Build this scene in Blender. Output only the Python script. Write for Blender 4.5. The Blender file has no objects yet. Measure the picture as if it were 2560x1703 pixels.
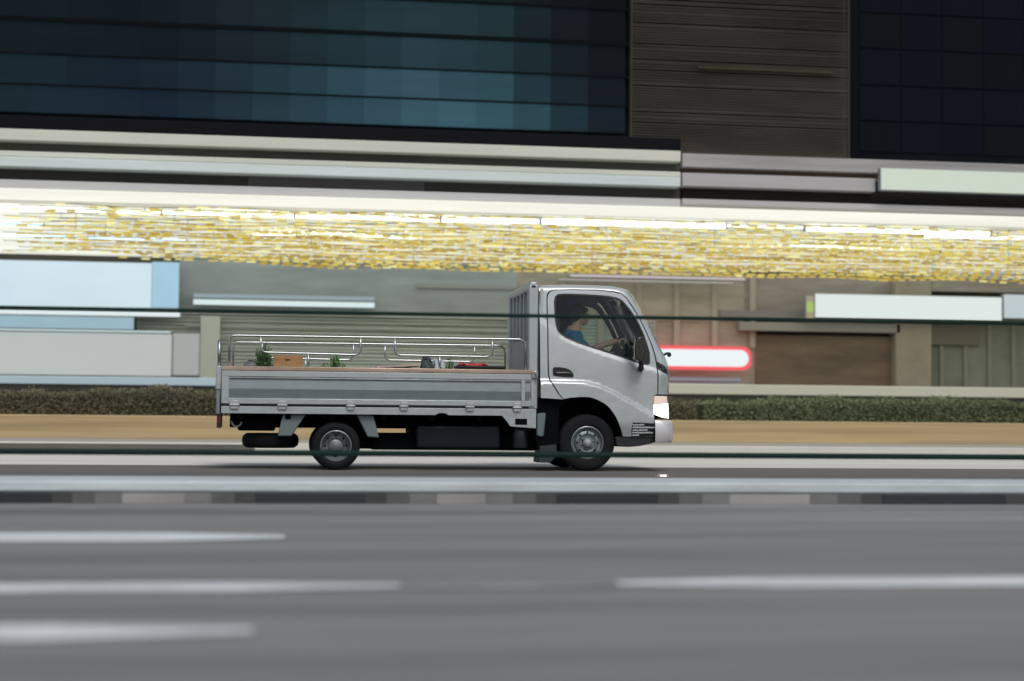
import bpy, bmesh, math, random
import numpy as np
from mathutils import Vector, Matrix
from mathutils.geometry import tessellate_polygon
random.seed(7)
scene = bpy.context.scene
COL = scene.collection
# ------------------------------------------------------------------ camera
FPX, CW, CH, CAM_H = 4040.0, 2560.0, 1703.0, 0.574
yaw, roll, pitch = math.radians(8.3), 0.009, math.atan(194/4040)
cf = Vector((math.sin(yaw)*math.cos(pitch), math.cos(yaw)*math.cos(pitch), math.sin(pitch)))
rh = Vector((math.cos(yaw), -math.sin(yaw), 0)); uh = rh.cross(cf)
cr = math.cos(roll)*rh + math.sin(roll)*uh
cu = -math.sin(roll)*rh + math.cos(roll)*uh
cam = bpy.data.objects.new('camera', bpy.data.cameras.new('camera')); COL.objects.link(cam)
M3 = Matrix((cr, cu, -cf)).transposed()
cam.matrix_world = Matrix.Translation((0, 0, CAM_H)) @ M3.to_4x4()
cam.data.sensor_width = 36; cam.data.lens = 36*FPX/CW
cam.data.clip_start = 0.1; cam.data.clip_end = 3000
cam.data.dof.use_dof = True; cam.data.dof.focus_distance = 17.6; cam.data.dof.aperture_fstop = 1.0
scene.camera = cam
# ------------------------------------------------------------------ sky, sun, exposure
SUN_EL, SUN_AZ = math.radians(52), math.radians(172)     # azimuth from +Y clockwise (towards +X)
world = bpy.data.worlds.new('World'); scene.world = world; world.use_nodes = True
nt = world.node_tree; bg = nt.nodes['Background']
sky = nt.nodes.new('ShaderNodeTexSky'); sky.sky_type = 'NISHITA'; sky.sun_disc = False
sky.dust_density = 3; sky.ozone_density = .95; sky.sun_elevation = SUN_EL; sky.sun_rotation = SUN_AZ
nt.links.new(sky.outputs[0], bg.inputs[0]); bg.inputs[1].default_value = 0.10
sl = bpy.data.lights.new('sun', 'SUN'); sl.energy = 1.5; sl.angle = math.radians(24); sl.color = (1.0, .99, .95)
sun = bpy.data.objects.new('sun', sl); COL.objects.link(sun)
sd = Vector((math.sin(SUN_AZ)*math.cos(SUN_EL), math.cos(SUN_AZ)*math.cos(SUN_EL), math.sin(SUN_EL)))
sun.rotation_euler = sd.to_track_quat('Z', 'Y').to_euler()
scene.view_settings.view_transform = 'Standard'; scene.view_settings.look = 'None'
scene.view_settings.exposure = 0.0; scene.view_settings.gamma = 1.0
scene.view_settings.use_curve_mapping = False

# ------------------------------------------------------------------ helpers
def P(px, py, Y):
    "point on the plane y = Y (metres from the camera line) that the photograph shows at px, py"
    d = FPX*cf + (px-1280)*cr - (py-851.5)*cu
    t = Y/d.y
    return Vector((d.x*t, Y, d.z*t + CAM_H))
def PX(px, Y, py=900): return P(px, py, Y).x
def PZ(py, Y, px=1280): return P(px, py, Y).z
def lin(c):
    return tuple((v/255/12.92 if v/255 <= .04045 else ((v/255+.055)/1.055)**2.4) for v in c)
_m = {}
def mat(name, col, rough=.6, metal=0., emit=None, es=1., var=0., vs=(1, 1, 1), spec=.5, coat=0., bump=0., bs=40, vcol=None, trans=0.):
    """procedural principled material; var mixes a second tone by noise in object space"""
    if name in _m: return _m[name]
    m = bpy.data.materials.new(name); m.use_nodes = True; t = m.node_tree; b = t.nodes['Principled BSDF']
    b.inputs['Base Color'].default_value = (*col, 1); b.inputs['Roughness'].default_value = rough
    b.inputs['Metallic'].default_value = metal; b.inputs['Specular IOR Level'].default_value = spec
    b.inputs['Coat Weight'].default_value = coat; b.inputs['Coat Roughness'].default_value = .08
    b.inputs['Transmission Weight'].default_value = trans
    if emit: b.inputs['Emission Color'].default_value = (*emit, 1); b.inputs['Emission Strength'].default_value = es
    if var or bump:
        g = t.nodes.new('ShaderNodeNewGeometry'); mp = t.nodes.new('ShaderNodeMapping'); mp.inputs['Scale'].default_value = vs
        t.links.new(g.outputs['Position'], mp.inputs[0])
    if var:
        n = t.nodes.new('ShaderNodeTexNoise'); n.inputs['Scale'].default_value = 1; n.inputs['Detail'].default_value = 6; n.inputs['Roughness'].default_value = .65
        t.links.new(mp.outputs[0], n.inputs[0])
        r = t.nodes.new('ShaderNodeValToRGB'); r.color_ramp.elements[0].position = .32; r.color_ramp.elements[1].position = .68
        c2 = vcol or tuple(min(1, v*(1+var)) for v in col); c1 = tuple(v*(1-var) for v in col) if not vcol else col
        r.color_ramp.elements[0].color = (*c1, 1); r.color_ramp.elements[1].color = (*c2, 1)
        t.links.new(n.outputs[0], r.inputs[0]); t.links.new(r.outputs[0], b.inputs['Base Color'])
        if emit and vcol is None:
            mx = t.nodes.new('ShaderNodeMapRange'); mx.inputs[3].default_value = es*(1-var); mx.inputs[4].default_value = es*(1+var)
            t.links.new(n.outputs[0], mx.inputs[0]); t.links.new(mx.outputs[0], b.inputs['Emission Strength'])
    if bump:
        n2 = t.nodes.new('ShaderNodeTexNoise'); n2.inputs['Scale'].default_value = bs; n2.inputs['Detail'].default_value = 5
        t.links.new(g.outputs['Position'], n2.inputs[0]); bp = t.nodes.new('ShaderNodeBump'); bp.inputs['Strength'].default_value = bump
        bp.inputs['Distance'].default_value = .01
        t.links.new(n2.outputs[0], bp.inputs['Height']); t.links.new(bp.outputs[0], b.inputs['Normal'])
    _m[name] = m; return m
_org = {}
def link(o, parent, org):
    COL.objects.link(o); _org[o] = Vector(org)
    if parent: o.parent = parent; o.location = Vector(org)-_org[parent]
    else: o.location = org
def thing(name, label, cat, loc, group=None):
    o = bpy.data.objects.new(name, None); o.empty_display_size = .3; link(o, None, loc)
    o['label'] = label; o['category'] = cat
    if group: o['group'] = group
    return o
def tag(o, label, cat, group=None):
    o['label'] = label; o['category'] = cat
    if group: o['group'] = group
    return o
def struct(o): o['kind'] = 'structure'; return o
def catmull(pts, n=5, closed=False):
    pts = [Vector(p) for p in pts]; out = []; L = len(pts)
    for i in range(L if closed else L-1):
        g = (lambda k: pts[k % L]) if closed else (lambda k: pts[max(0, min(L-1, k))])
        a, b, c, d = g(i-1), g(i), g(i+1), g(i+2)
        for k in range(n):
            t = k/n
            out.append(.5*((2*b)+(c-a)*t+(2*a-5*b+4*c-d)*t*t+(3*b-a-3*c+d)*t**3))
    if not closed: out.append(pts[-1])
    return out
class MB:
    def __init__(s): s.v = []; s.f = []
    def add(s, v, f):
        o = len(s.v); s.v += [Vector(p) for p in v]; s.f += [tuple(i+o for i in q) for q in f]; return s
    def box(s, x0, x1, y0, y1, z0, z1):
        v = [(x, y, z) for z in (z0, z1) for y in (y0, y1) for x in (x0, x1)]
        return s.add(v, [(0, 2, 3, 1), (4, 5, 7, 6), (0, 1, 5, 4), (2, 6, 7, 3), (0, 4, 6, 2), (1, 3, 7, 5)])
    def prism(s, pts, y0, y1):
        "polygon of (x, z) extruded between y0 and y1"
        n = len(pts); v = [(p[0], y0, p[1]) for p in pts]+[(p[0], y1, p[1]) for p in pts]
        tr = tessellate_polygon([[Vector((p[0], p[1], 0)) for p in pts]])
        f = [tuple(t) for t in tr]+[tuple(i+n for i in reversed(t)) for t in tr]
        f += [(i, (i+1) % n, (i+1) % n+n, i+n) for i in range(n)]
        return s.add(v, f)
    def tube(s, path, r, n=8, cap=True):
        path = [Vector(p) for p in path]; L = len(path); rs = r if isinstance(r, (list, tuple)) else [r]*L
        v = []; up = None
        for i, p in enumerate(path):
            t = (path[min(i+1, L-1)]-path[max(i-1, 0)]).normalized()
            if up is None: up = Vector((0, 0, 1)) if abs(t.z) < .9 else Vector((0, 1, 0))
            a = t.cross(up).normalized(); b = a.cross(t).normalized(); up = b
            v += [p+rs[i]*(math.cos(2*math.pi*k/n)*a+math.sin(2*math.pi*k/n)*b) for k in range(n)]
        f = [(i*n+k, i*n+(k+1) % n, (i+1)*n+(k+1) % n, (i+1)*n+k) for i in range(L-1) for k in range(n)]
        if cap: f += [tuple(range(n))[::-1], tuple((L-1)*n+k for k in range(n))]
        return s.add(v, f)
    def lathe(s, prof, c, n=40, axis='Y'):
        "profile of (radius, offset along the axis) spun about the axis through c"
        v = []; c = Vector(c)
        for r, h in prof:
            for k in range(n):
                a = 2*math.pi*k/n
                v.append(c+(Vector((r*math.cos(a), h, r*math.sin(a))) if axis == 'Y' else Vector((r*math.cos(a), r*math.sin(a), h))))
        L = len(prof)
        return s.add(v, [(i*n+k, i*n+(k+1) % n, (i+1)*n+(k+1) % n, (i+1)*n+k) for i in range(L-1) for k in range(n)])
    def ball(s, c, r, nu=12, nv=8, sc=(1, 1, 1)):
        c = Vector(c); v = []; 
        for j in range(nv+1):
            th = math.pi*j/nv
            for i in range(nu):
                a = 2*math.pi*i/nu
                v.append(c+Vector((r*sc[0]*math.sin(th)*math.cos(a), r*sc[1]*math.sin(th)*math.sin(a), r*sc[2]*math.cos(th))))
        return s.add(v, [(j*nu+i, (j+1)*nu+i, (j+1)*nu+(i+1) % nu, j*nu+(i+1) % nu) for j in range(nv) for i in range(nu)])
    def build(s, name, m, parent=None, smooth=False, bevel=0., org=None, weld=False, seg=2):
        me = bpy.data.meshes.new(name)
        if org is None:
            lo = Vector([min(p[i] for p in s.v) for i in range(3)]); hi = Vector([max(p[i] for p in s.v) for i in range(3)]); org = (lo+hi)/2
        org = Vector(org)
        me.from_pydata([tuple(p-org) for p in s.v], [], s.f)
        b = bmesh.new(); b.from_mesh(me)
        if weld: bmesh.ops.remove_doubles(b, verts=b.verts, dist=.0004)
        bmesh.ops.recalc_face_normals(b, faces=b.faces)
        b.to_mesh(me); b.free()
        if smooth: me.shade_smooth() if smooth is True else me.set_sharp_from_angle(angle=math.radians(smooth)); 
        if smooth and smooth is not True:
            for p_ in me.polygons: p_.use_smooth = True
        me.materials.append(m); o = bpy.data.objects.new(name, me); link(o, parent, org)
        if bevel:
            md = o.modifiers.new('bevel', 'BEVEL'); md.width = bevel; md.segments = seg; md.limit_method = 'ANGLE'; md.angle_limit = math.radians(40)
            for p_ in me.polygons: p_.use_smooth = True
            me.set_sharp_from_angle(angle=math.radians(40))
        return o

# ------------------------------------------------------------------ materials
asphalt = mat('asphalt', (.185, .19, .178), .85, var=.36, vs=(.10, .85, 1), bump=.5, bs=60)  # broad tone patches: tyre wear, plus street-lamp falloff put into the colour
asphalt_far = mat('asphalt worn', (.13, .12, .105), .85, var=.2, vs=(.05, 1.2, 1), bump=.4, bs=60)
concrete_lane = mat('concrete lane', (.64, .62, .565), .8, var=.14, vs=(.04, 1.6, 1), bump=.3, bs=30)
paint_white = mat('road paint', (.74, .78, .76), .7, var=.18, vs=(1.2, 5, 1))
kerb_white = mat('kerb white', (.52, .58, .60), .6, var=.14, vs=(.6, .6, 4))
kerb_black = mat('kerb black', (.018, .022, .026), .6, var=.3, vs=(1, 1, 1))
kerb_grey = mat('kerb grey', (.30, .29, .28), .7, var=.2, vs=(1, 1, 3))
concrete = mat('pale concrete', (.55, .54, .49), .8, var=.12, vs=(.2, 1, 3))
tan = mat('tan render', (.43, .32, .17), .75, var=.3, vs=(.12, 1, 6))
fence_green = mat('dark green paint', (.004, .022, .016), .65, spec=.15)
silver = mat('silver paint', (.455, .50, .505), .32, metal=.25, coat=.6, var=.05, vs=(1.5, 1, 4))
silver_side = mat('grey alloy gate', (.21, .25, .26), .42, metal=.35)
silver_dim = mat('pale alloy', (.42, .46, .47), .4, metal=.4)
chrome = mat('polished steel', (.42, .44, .44), .28, metal=1)
black_pl = mat('black plastic', (.012, .014, .016), .42)
black_ch = mat('chassis black', (.003, .004, .005), .8, spec=.05)
rubber = mat('tyre rubber', (.006, .007, .009), .75, spec=.2, bump=.2, bs=80)
rimm = mat('rim steel', (.24, .28, .29), .42, metal=.6)
copper = mat('worn copper edge', (.46, .34, .27), .35, metal=.6, var=.25, vs=(2, 1, 1))

def grime(m, dirt, zlo, zhi, amount, scale=(3, 3, 9)):
    "road dust: a noise mask, strongest low on the vehicle where spray reaches"
    t = m.node_tree; b = t.nodes['Principled BSDF']; N = t.nodes.new; L = t.links.new
    g = N('ShaderNodeNewGeometry'); sp = N('ShaderNodeSeparateXYZ'); L(g.outputs['Position'], sp.inputs[0])
    mr = N('ShaderNodeMapRange'); mr.inputs[1].default_value = zlo; mr.inputs[2].default_value = zhi; mr.inputs[3].default_value = 1; mr.inputs[4].default_value = .22; L(sp.outputs[2], mr.inputs[0])
    mp = N('ShaderNodeMapping'); mp.inputs['Scale'].default_value = scale; L(g.outputs['Position'], mp.inputs[0])
    n = N('ShaderNodeTexNoise'); n.inputs['Scale'].default_value = 1; n.inputs['Detail'].default_value = 9; n.inputs['Roughness'].default_value = .7; L(mp.outputs[0], n.inputs[0])
    r2 = N('ShaderNodeMapRange'); r2.inputs[1].default_value = .42; r2.inputs[2].default_value = .75; L(n.outputs[0], r2.inputs[0])
    mu = N('ShaderNodeMath'); mu.operation = 'MULTIPLY'; L(mr.outputs[0], mu.inputs[0]); L(r2.outputs[0], mu.inputs[1])
    m2 = N('ShaderNodeMath'); m2.operation = 'MULTIPLY'; m2.inputs[1].default_value = amount; L(mu.outputs[0], m2.inputs[0])
    mx = N('ShaderNodeMix'); mx.data_type = 'RGBA'; L(m2.outputs[0], mx.inputs[0]); mx.inputs[7].default_value = (*dirt, 1)
    bc = b.inputs['Base Color']
    if bc.links: L(bc.links[0].from_socket, mx.inputs[6])
    else: mx.inputs[6].default_value = bc.default_value
    L(mx.outputs[2], bc)
    r3 = N('ShaderNodeMath'); r3.operation = 'MULTIPLY_ADD'; L(m2.outputs[0], r3.inputs[0]); r3.inputs[1].default_value = .45; r3.inputs[2].default_value = b.inputs['Roughness'].default_value; L(r3.outputs[0], b.inputs['Roughness'])
grime(silver, (.17, .155, .13), .45, 1.5, .38)
for m_ in (silver_side, silver_dim): grime(m_, (.10, .09, .075), .6, 1.2, .45, (5, 5, 11))
grime(rubber, (.03, .028, .025), 0, 1.5, .5); grime(rimm, (.07, .06, .05), 0, 1.2, .9, (12, 12, 12))
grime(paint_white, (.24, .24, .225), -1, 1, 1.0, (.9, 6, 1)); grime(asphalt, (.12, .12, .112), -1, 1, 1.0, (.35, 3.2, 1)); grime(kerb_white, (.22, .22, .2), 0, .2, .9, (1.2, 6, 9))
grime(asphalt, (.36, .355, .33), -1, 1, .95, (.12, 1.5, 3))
# ------------------------------------------------------------------ ground and road
YT = 17.4                      # near side plane of the truck
def sheet(name, x0, x1, y0, y1, z, m):
    b = MB(); b.add([(x0, y0, z), (x1, y0, z), (x1, y1, z), (x0, y1, z)], [(0, 1, 2, 3)])
    return struct(b.build(name, m))
sheet('ground', -600, 600, -300, 900, -.02, mat('ground grey', (.06, .06, .06), .9))
Y_K0, Y_K1 = 10.75, 11.6
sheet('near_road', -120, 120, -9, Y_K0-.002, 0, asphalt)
sheet('far_road', -120, 120, Y_K1+.002, 18.9, 0, asphalt_far)
sheet('bus_lane', -120, 120, 18.9, 25.6, .001, concrete_lane)
# painted lane markings on the near road
def dash(xa, xb, ya, yb, lab, n=60):
    A = [];
    for i in range(n+1):
        t = i/n; x = xa+(xb-xa)*t
        w = min(1, .35+.65*min(t, 1-t)*(abs(xb-xa)/.55))
        c = (ya+yb)/2; h_ = (yb-ya)/2*w
        A.append((x, c-h_+random.uniform(-.006, .006), c+h_+random.uniform(-.006, .006)))
    b = MB(); v = [(x, l, .005) for x, l, u in A]+[(x, u, .005) for x, l, u in A]
    b.add(v, [(i, i+1, i+1+n+1, i+n+1) for i in range(n)])
    return struct(b.build('lane_marking', paint_white))
def G(px, py, z=0):
    d = FPX*cf+(px-1280)*cr-(py-851.5)*cu; t = (z-CAM_H)/d.z
    return d.x*t, d.y*t
def dashpx(x0, x1, ytop, ybot, xr, lab='', m=None):
    y1 = G(xr, ytop)[1]; y0 = G(xr, ybot)[1]
    return dash(G(x0, ybot)[0], G(x1, ybot)[0], y0, y1, lab)
dashpx(-900, 712, 1334, 1356, 400)
dashpx(-900, 1010, 1461, 1481, 500)
dashpx(1560, 3600, 1447, 1470, 2050)
paint_white = mat('worn road paint', (.33, .345, .33), .8, var=.25, vs=(2, 6, 1))
dashpx(1014, 1556, 1463, 1476, 1280)
paint_white = _m['road paint']
dashpx(-900, 630, 1566, 1602, 300)
# median kerb: white upper band, patchy lower band
b = MB()
zt, zm = .145, .075
x = -60
b.box(-60, 60, Y_K0, Y_K1, zm, zt)
struct(b.build('median_kerb', kerb_white, bevel=.012))
struct(MB().box(-60, 60, Y_K0+.012, Y_K1-.01, -.01, zm-.001).build('median_kerb_base', kerb_grey))
for px0, px1 in ((-1500, -1100), (-420, 150), (640, 905), (1360, 1600), (2130, 2420)):
    for e_, c_ in ((170, .17), (105, .10), (50, .05)):
        for pa_, pb_ in ((px0-e_, px0-e_+66), (px1+e_-66, px1+e_)):
            xa, xb = G(pa_, 1250)[0], G(pb_, 1250)[0]; dd = (.17-c_)*.06
            struct(MB().box(xa, xb, Y_K0+.008-dd*.4, Y_K0+.03, .0, zm-.004-dd*.1).build('kerb_worn_block', mat('kerb worn %s' % c_, (c_, c_, c_), .7, var=.2, vs=(2, 1, 3))))
    xa, xb = G(px0, 1250)[0], G(px1, 1250)[0]
    o = struct(MB().box(xa, xb, Y_K0-.001, Y_K0+.03, .0, zm-.0055).build('kerb_black_block', kerb_black, bevel=.003))
# ------------------------------------------------------------------ green fence in front of the truck
YF = 11.5
fz = [P(1280, 791, YF).z, P(1280, 1136, YF).z]
fr = [.014, .021]
x0, x1 = PX(-420, YF), PX(2980, YF)
fence = thing('median_fence', 'dark green fence with two thin rails on the median kerb in front of the truck', 'fence', ((x0+x1)/2, YF, zt))
pa_, pb_ = P(0, 769, YF), P(2560, 809, YF); sl_ = (pb_.z-pa_.z)/(pb_.x-pa_.x)
zu = lambda x: pa_.z+sl_*(x-pa_.x)
fz = [None, fz[1]]
for z, r in zip(fz, fr):
    MB().tube([(x0-6, YF, z or zu(x0-6)), (x1+6, YF, z or zu(x1+6))], r, 12).build('rail', fence_green, fence, smooth=40)
for xx in (x0-6, x0, x1, x1+6):
    MB().box(xx-.03, xx+.03, YF-.025, YF+.025, zt-.002, zu(xx)+.06).box(xx-.07, xx+.07, YF-.06, YF+.06, zt-.001, zt+.012).build('post', fence_green, fence, bevel=.006)
# road stud
gx, gy = G(1655, 1192)
st = thing('road_stud', 'small pinkish white reflective road stud on the asphalt right of the front wheel', 'road stud', (gx, gy, 0))
MB().prism([(gx-.07, .0), (gx-.045, .022), (gx+.045, .022), (gx+.07, .0)], gy-.05, gy+.05).build('stud_body', mat('stud grey', (.3, .28, .27), .4), st, bevel=.004)
MB().box(gx-.032, gx+.032, gy-.054, gy-.049, .005, .020).build('lens', mat('stud lens', (.9, .7, .7), .2, emit=(1, .62, .6), es=2.2), st)  # lens emission stands in for light the stud reflects

# ------------------------------------------------------------------ TRUCK
YN = YT
W = 1.66
YC = YN+W/2
tx = PX(1150, YN)
truck = thing('flatbed_truck', 'silver flatbed truck with its headlight on carrying greens and boxes along the road', 'truck', (tx, YC, 0))
def q(px, py, Y=YN): p = P(px, py, Y); return (p.x, p.z)
def ql(pts, Y=YN): return [q(x, y, Y) for x, y in pts]
crease = ql([(1340, 950), (1373, 949), (1420, 949), (1462, 952), (1500, 961), (1540, 979), (1580, 1003), (1615, 1023), (1650, 1044), (1700, 1075)])
belt = ql([(1340, 790), (1373, 812), (1400, 838), (1430, 853), (1480, 873), (1536, 892), (1600, 913), (1646, 926), (1700, 940)])
roofl = ql([(1300, 711), (1354, 710.5), (1440, 710), (1500, 711.5), (1538, 713.5), (1560, 717), (1575, 723), (1588, 739), (1612, 783), (1632, 823), (1650, 862), (1663, 886), (1671, 905), (1677, 930), (1678, 990), (1681, 1050), (1681, 1120)])
def interp(line, x):
    for (a, b), (c, d) in zip(line, line[1:]):
        if a <= x <= c: return b+(d-b)*(x-a)/max(1e-9, c-a)
    return line[0][1] if x < line[0][0] else line[-1][1]
def segdist(x, z):
    best = 9
    for (a, b), (c, d) in zip(roofl, roofl[1:]):
        dx, dz = c-a, d-b; t = max(0, min(1, ((x-a)*dx+(z-b)*dz)/(dx*dx+dz*dz+1e-12)))
        best = min(best, math.hypot(x-a-dx*t, z-b-dz*t))
    return best
def sm(t): t = max(0, min(1, t)); return t*t*(3-2*t)
arch_c = q(1468, 1107)
def skin(x, z):
    s = .0
    t = max(0, z-1.15); s += .075*(t/.9)**1.5
    s += .022*sm((z-interp(belt, x)+.035)/.07)
    c = interp(crease, x)
    s -= .040*sm((c-z+.01)/.055)*sm((z-.35)/.2)
    s += .03*max(0, .62-z)
    R = .075+.10*sm((1.25-z)/.4)
    d = segdist(x, z)+.004
    if d < R: s += R-math.sqrt(max(0, R*R-(R-d)**2))
    return s+.03
def skin_n(x, z):
    e = .004
    gx_ = (skin(x+e, z)-skin(x-e, z))/(2*e); gz_ = (skin(x, z+e)-skin(x, z-e))/(2*e)
    gx_ = max(-2.5, min(2.5, gx_)); gz_ = max(-2.5, min(2.5, gz_))
    return Vector((gx_, -1, gz_)).normalized()
def panel(name, m, outer, holes=(), parent=truck, off=0., depth=.045, side=1, step=.03, flat=None):
    "sheet-metal panel that follows the cab's side surface; outlines are (x, z)"
    loops = [[Vector((x, z, 0)) for x, z in l] for l in [outer]+list(holes)]
    flatv = [p for l in loops for p in l]; tr = tessellate_polygon(loops)
    bm = bmesh.new(); vs = [bm.verts.new((p.x, 0, p.y)) for p in flatv]
    for t in tr:
        try: bm.faces.new([vs[i] for i in t])
        except ValueError: pass
    xs = [p.x for p in flatv]; zs = [p.y for p in flatv]
    for ax, lo, hi in ((0, min(xs), max(xs)), (2, min(zs), max(zs))):
        n = int((hi-lo)/step)
        for i in range(1, n+1):
            co = [0, 0, 0]; no = [0, 0, 0]; co[ax] = lo+(hi-lo)*i/(n+1); no[ax] = 1
            bmesh.ops.bisect_plane(bm, geom=bm.verts[:]+bm.edges[:]+bm.faces[:], plane_co=co, plane_no=no, dist=1e-5)
    bmesh.ops.recalc_face_normals(bm, faces=bm.faces)
    bm.verts.index_update()
    V = [v.co.copy() for v in bm.verts]; Fs = [[v.index for v in f.verts] for f in bm.faces]
    rim = [tuple(v.index for v in e.verts) for e in bm.edges if len(e.link_faces) == 1]
    bm.free()
    def yy(x, z, o): 
        s = (skin(x, z) if flat is None else flat)+o
        return YN+s if side > 0 else 2*YC-(YN+s)
    verts = [Vector((v.x, yy(v.x, v.z, off), v.z)) for v in V]; faces = []; norms = []
    for f in Fs:
        a, b_, c = [verts[i] for i in f[:3]]
        nn = (b_-a).cross(c-a)
        if nn.y*side > 0: f = f[::-1]
        faces.append(f)
        for i in f:
            n = skin_n(V[i].x, V[i].z) if flat is None else Vector((0, -1, 0))
            norms.append(Vector((n.x, n.y*side, n.z)))
    for a, b_ in rim:
        k = len(verts); pa, pb = verts[a], verts[b_]
        dy = Vector((0, depth*side, 0))
        verts += [pa.copy(), pb.copy(), pb+dy, pa+dy]; faces.append([k, k+1, k+2, k+3])
        n = (pb-pa).cross(dy).normalized(); norms += [n]*4
    org = sum(verts, Vector())/len(verts)
    me = bpy.data.meshes.new(name); me.from_pydata([tuple(v-org) for v in verts], [], faces)
    for p_ in me.polygons: p_.use_smooth = True
    me.normals_split_custom_set([tuple(n) for n in norms])
    me.materials.append(m); o = bpy.data.objects.new(name, me); link(o, parent, org)
    return o
# outlines in the photograph, turned into metres
arch = [(1409, 998), (1426, 994.5), (1459, 992.5), (1480, 995), (1500, 1003), (1520, 1016), (1538, 1040), (1550, 1066), (1557, 1091)]
arch_s = [(p.x, p.y) for p in catmull([(a, b) for a, b in arch], 4)]
door_px = [(1409, 997), (1398, 985), (1386, 965), (1378, 952), (1374, 938), (1373, 900), (1373, 830), (1373, 760), (1373, 745), (1375, 735), (1380, 728), (1388, 724.5),
           (1440, 723.5), (1500, 725), (1540, 729), (1558, 734), (1571, 746), (1588, 772), (1604, 800), (1620, 835), (1633, 868), (1640, 893), (1644, 918), (1645, 940), (1645, 985)]
door_low = [(1636, 989), (1635, 1020), (1635, 1050), (1636, 1092)]
door_out = ql(door_px+door_low+[(1600, 1092)]+[(a, b) for a, b in arch_s[::-1]][:-1])
win_px = [(1390, 753), (1391, 786), (1393, 808), (1397, 824), (1404, 834), (1417, 843), (1446, 856), (1491, 871), (1536, 885), (1571, 897), (1595, 905), (1612, 910), (1622, 911), (1626.5, 908),
          (1626, 882), (1619, 856), (1611, 832), (1599, 805), (1590, 790), (1580, 774), (1564, 754), (1556, 747.5), (1547, 743.5), (1528, 739.5), (1500, 737), (1467, 735), (1430, 733.6), (1410, 733.7), (1399, 735), (1393, 740)]
win = ql(win_px)
door = panel('door', silver, door_out, [win])
inner = [(1408, 998.5), (1395, 986), (1383, 966), (1375, 953), (1371, 939), (1370, 900), (1370, 830), (1370, 760), (1370, 744), (1372, 733), (1378, 725.5), (1387, 721.8),
         (1440, 720.8), (1500, 722), (1541, 726), (1560, 731), (1574, 743), (1591, 770), (1607, 798), (1623, 833), (1636, 867), (1643, 892), (1647, 918), (1648, 940), (1648, 986)]
outer = [(1352, 995), (1352, 900), (1352, 722), (1354, 715), (1360, 711.5), (1380, 711), (1440, 710.5), (1500, 712), (1538, 714), (1558, 717.5), (1573, 724), (1586, 740), (1597, 758), (1611, 783), (1631, 823), (1649, 862), (1662, 886), (1670, 905), (1676, 930), (1677, 955), (1677, 986)]
panel('cab_shell', silver, ql(outer+inner[::-1]))
# far side of the cab, the same panels mirrored
panel('door', silver, door_out, [win], side=-1)
panel('cab_shell', silver, ql(outer+inner[::-1]), side=-1)
# window rubber and glass
def offs(pts, d):
    n = len(pts); out = []
    A = sum(pts[i][0]*pts[(i+1) % n][1]-pts[(i+1) % n][0]*pts[i][1] for i in range(n)); sg = 1 if A > 0 else -1
    for i in range(n):
        a, b, c = pts[i-1], pts[i], pts[(i+1) % n]
        t = Vector((c[0]-a[0], c[1]-a[1])).normalized(); out.append((b[0]-sg*t.y*d, b[1]+sg*t.x*d))
    return out
win_in = offs(win, .014)
for sd_ in (1, -1):
    panel('window_seal', black_pl, offs(win, -.006), [win_in], off=-.003, side=sd_, depth=.03)
def glass_mat(name, tint, refl):
    m = bpy.data.materials.new(name); m.use_nodes = True; t = m.node_tree
    for n in list(t.nodes):
        if n.type == 'BSDF_PRINCIPLED': t.nodes.remove(n)
    o = t.nodes['Material Output']; tr = t.nodes.new('ShaderNodeBsdfTransparent'); gl = t.nodes.new('ShaderNodeBsdfGlossy'); mx = t.nodes.new('ShaderNodeMixShader')
    tr.inputs[0].default_value = (*tint, 1); gl.inputs['Roughness'].default_value = .03; fr_ = t.nodes.new('ShaderNodeFresnel'); fr_.inputs[0].default_value = refl
    t.links.new(fr_.outputs[0], mx.inputs[0]); t.links.new(tr.outputs[0], mx.inputs[1]); t.links.new(gl.outputs[0], mx.inputs[2]); t.links.new(mx.outputs[0], o.inputs[0])
    return m
cabglass = glass_mat('cab glass', (.72, .78, .76), 1.45)
for sd_ in (1, -1): panel('side_window', cabglass, offs(win, .004), off=.014, side=sd_, depth=.004)
# black sail and handle recess, lettered vent panel, headlight, sill
panel('mirror_sail', black_pl, ql([(1596, 905), (1612, 909.5), (1622, 910.5), (1626, 907), (1625, 882), (1618, 856), (1613, 846), (1607, 850), (1600, 880)]), off=-.001, depth=.02)
hr = panel('handle_recess', mat('recess black', (.006, .007, .008), .5), ql([(1383, 921), (1387, 918), (1400, 918), (1415, 920), (1427, 925), (1434, 933), (1435.5, 941), (1433, 944), (1410, 943), (1386, 940), (1383, 936)]), off=-.003, depth=.01)
a, b2 = q(1390, 931), q(1430, 936)
yy0 = YN+skin(a[0], a[1])
MB().box(a[0], b2[0], yy0-.018, yy0-.002, b2[1]-.002, a[1]+.006).build('door_handle', mat('handle black', (.02, .022, .025), .3, coat=.5), door, bevel=.008, seg=3)
vp = panel('vent_panel', black_pl, ql([(1582, 1057), (1603, 1057), (1636, 1059), (1637, 1091), (1600, 1092), (1580, 1092), (1579, 1075)]), off=-.004, depth=.02)
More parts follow.
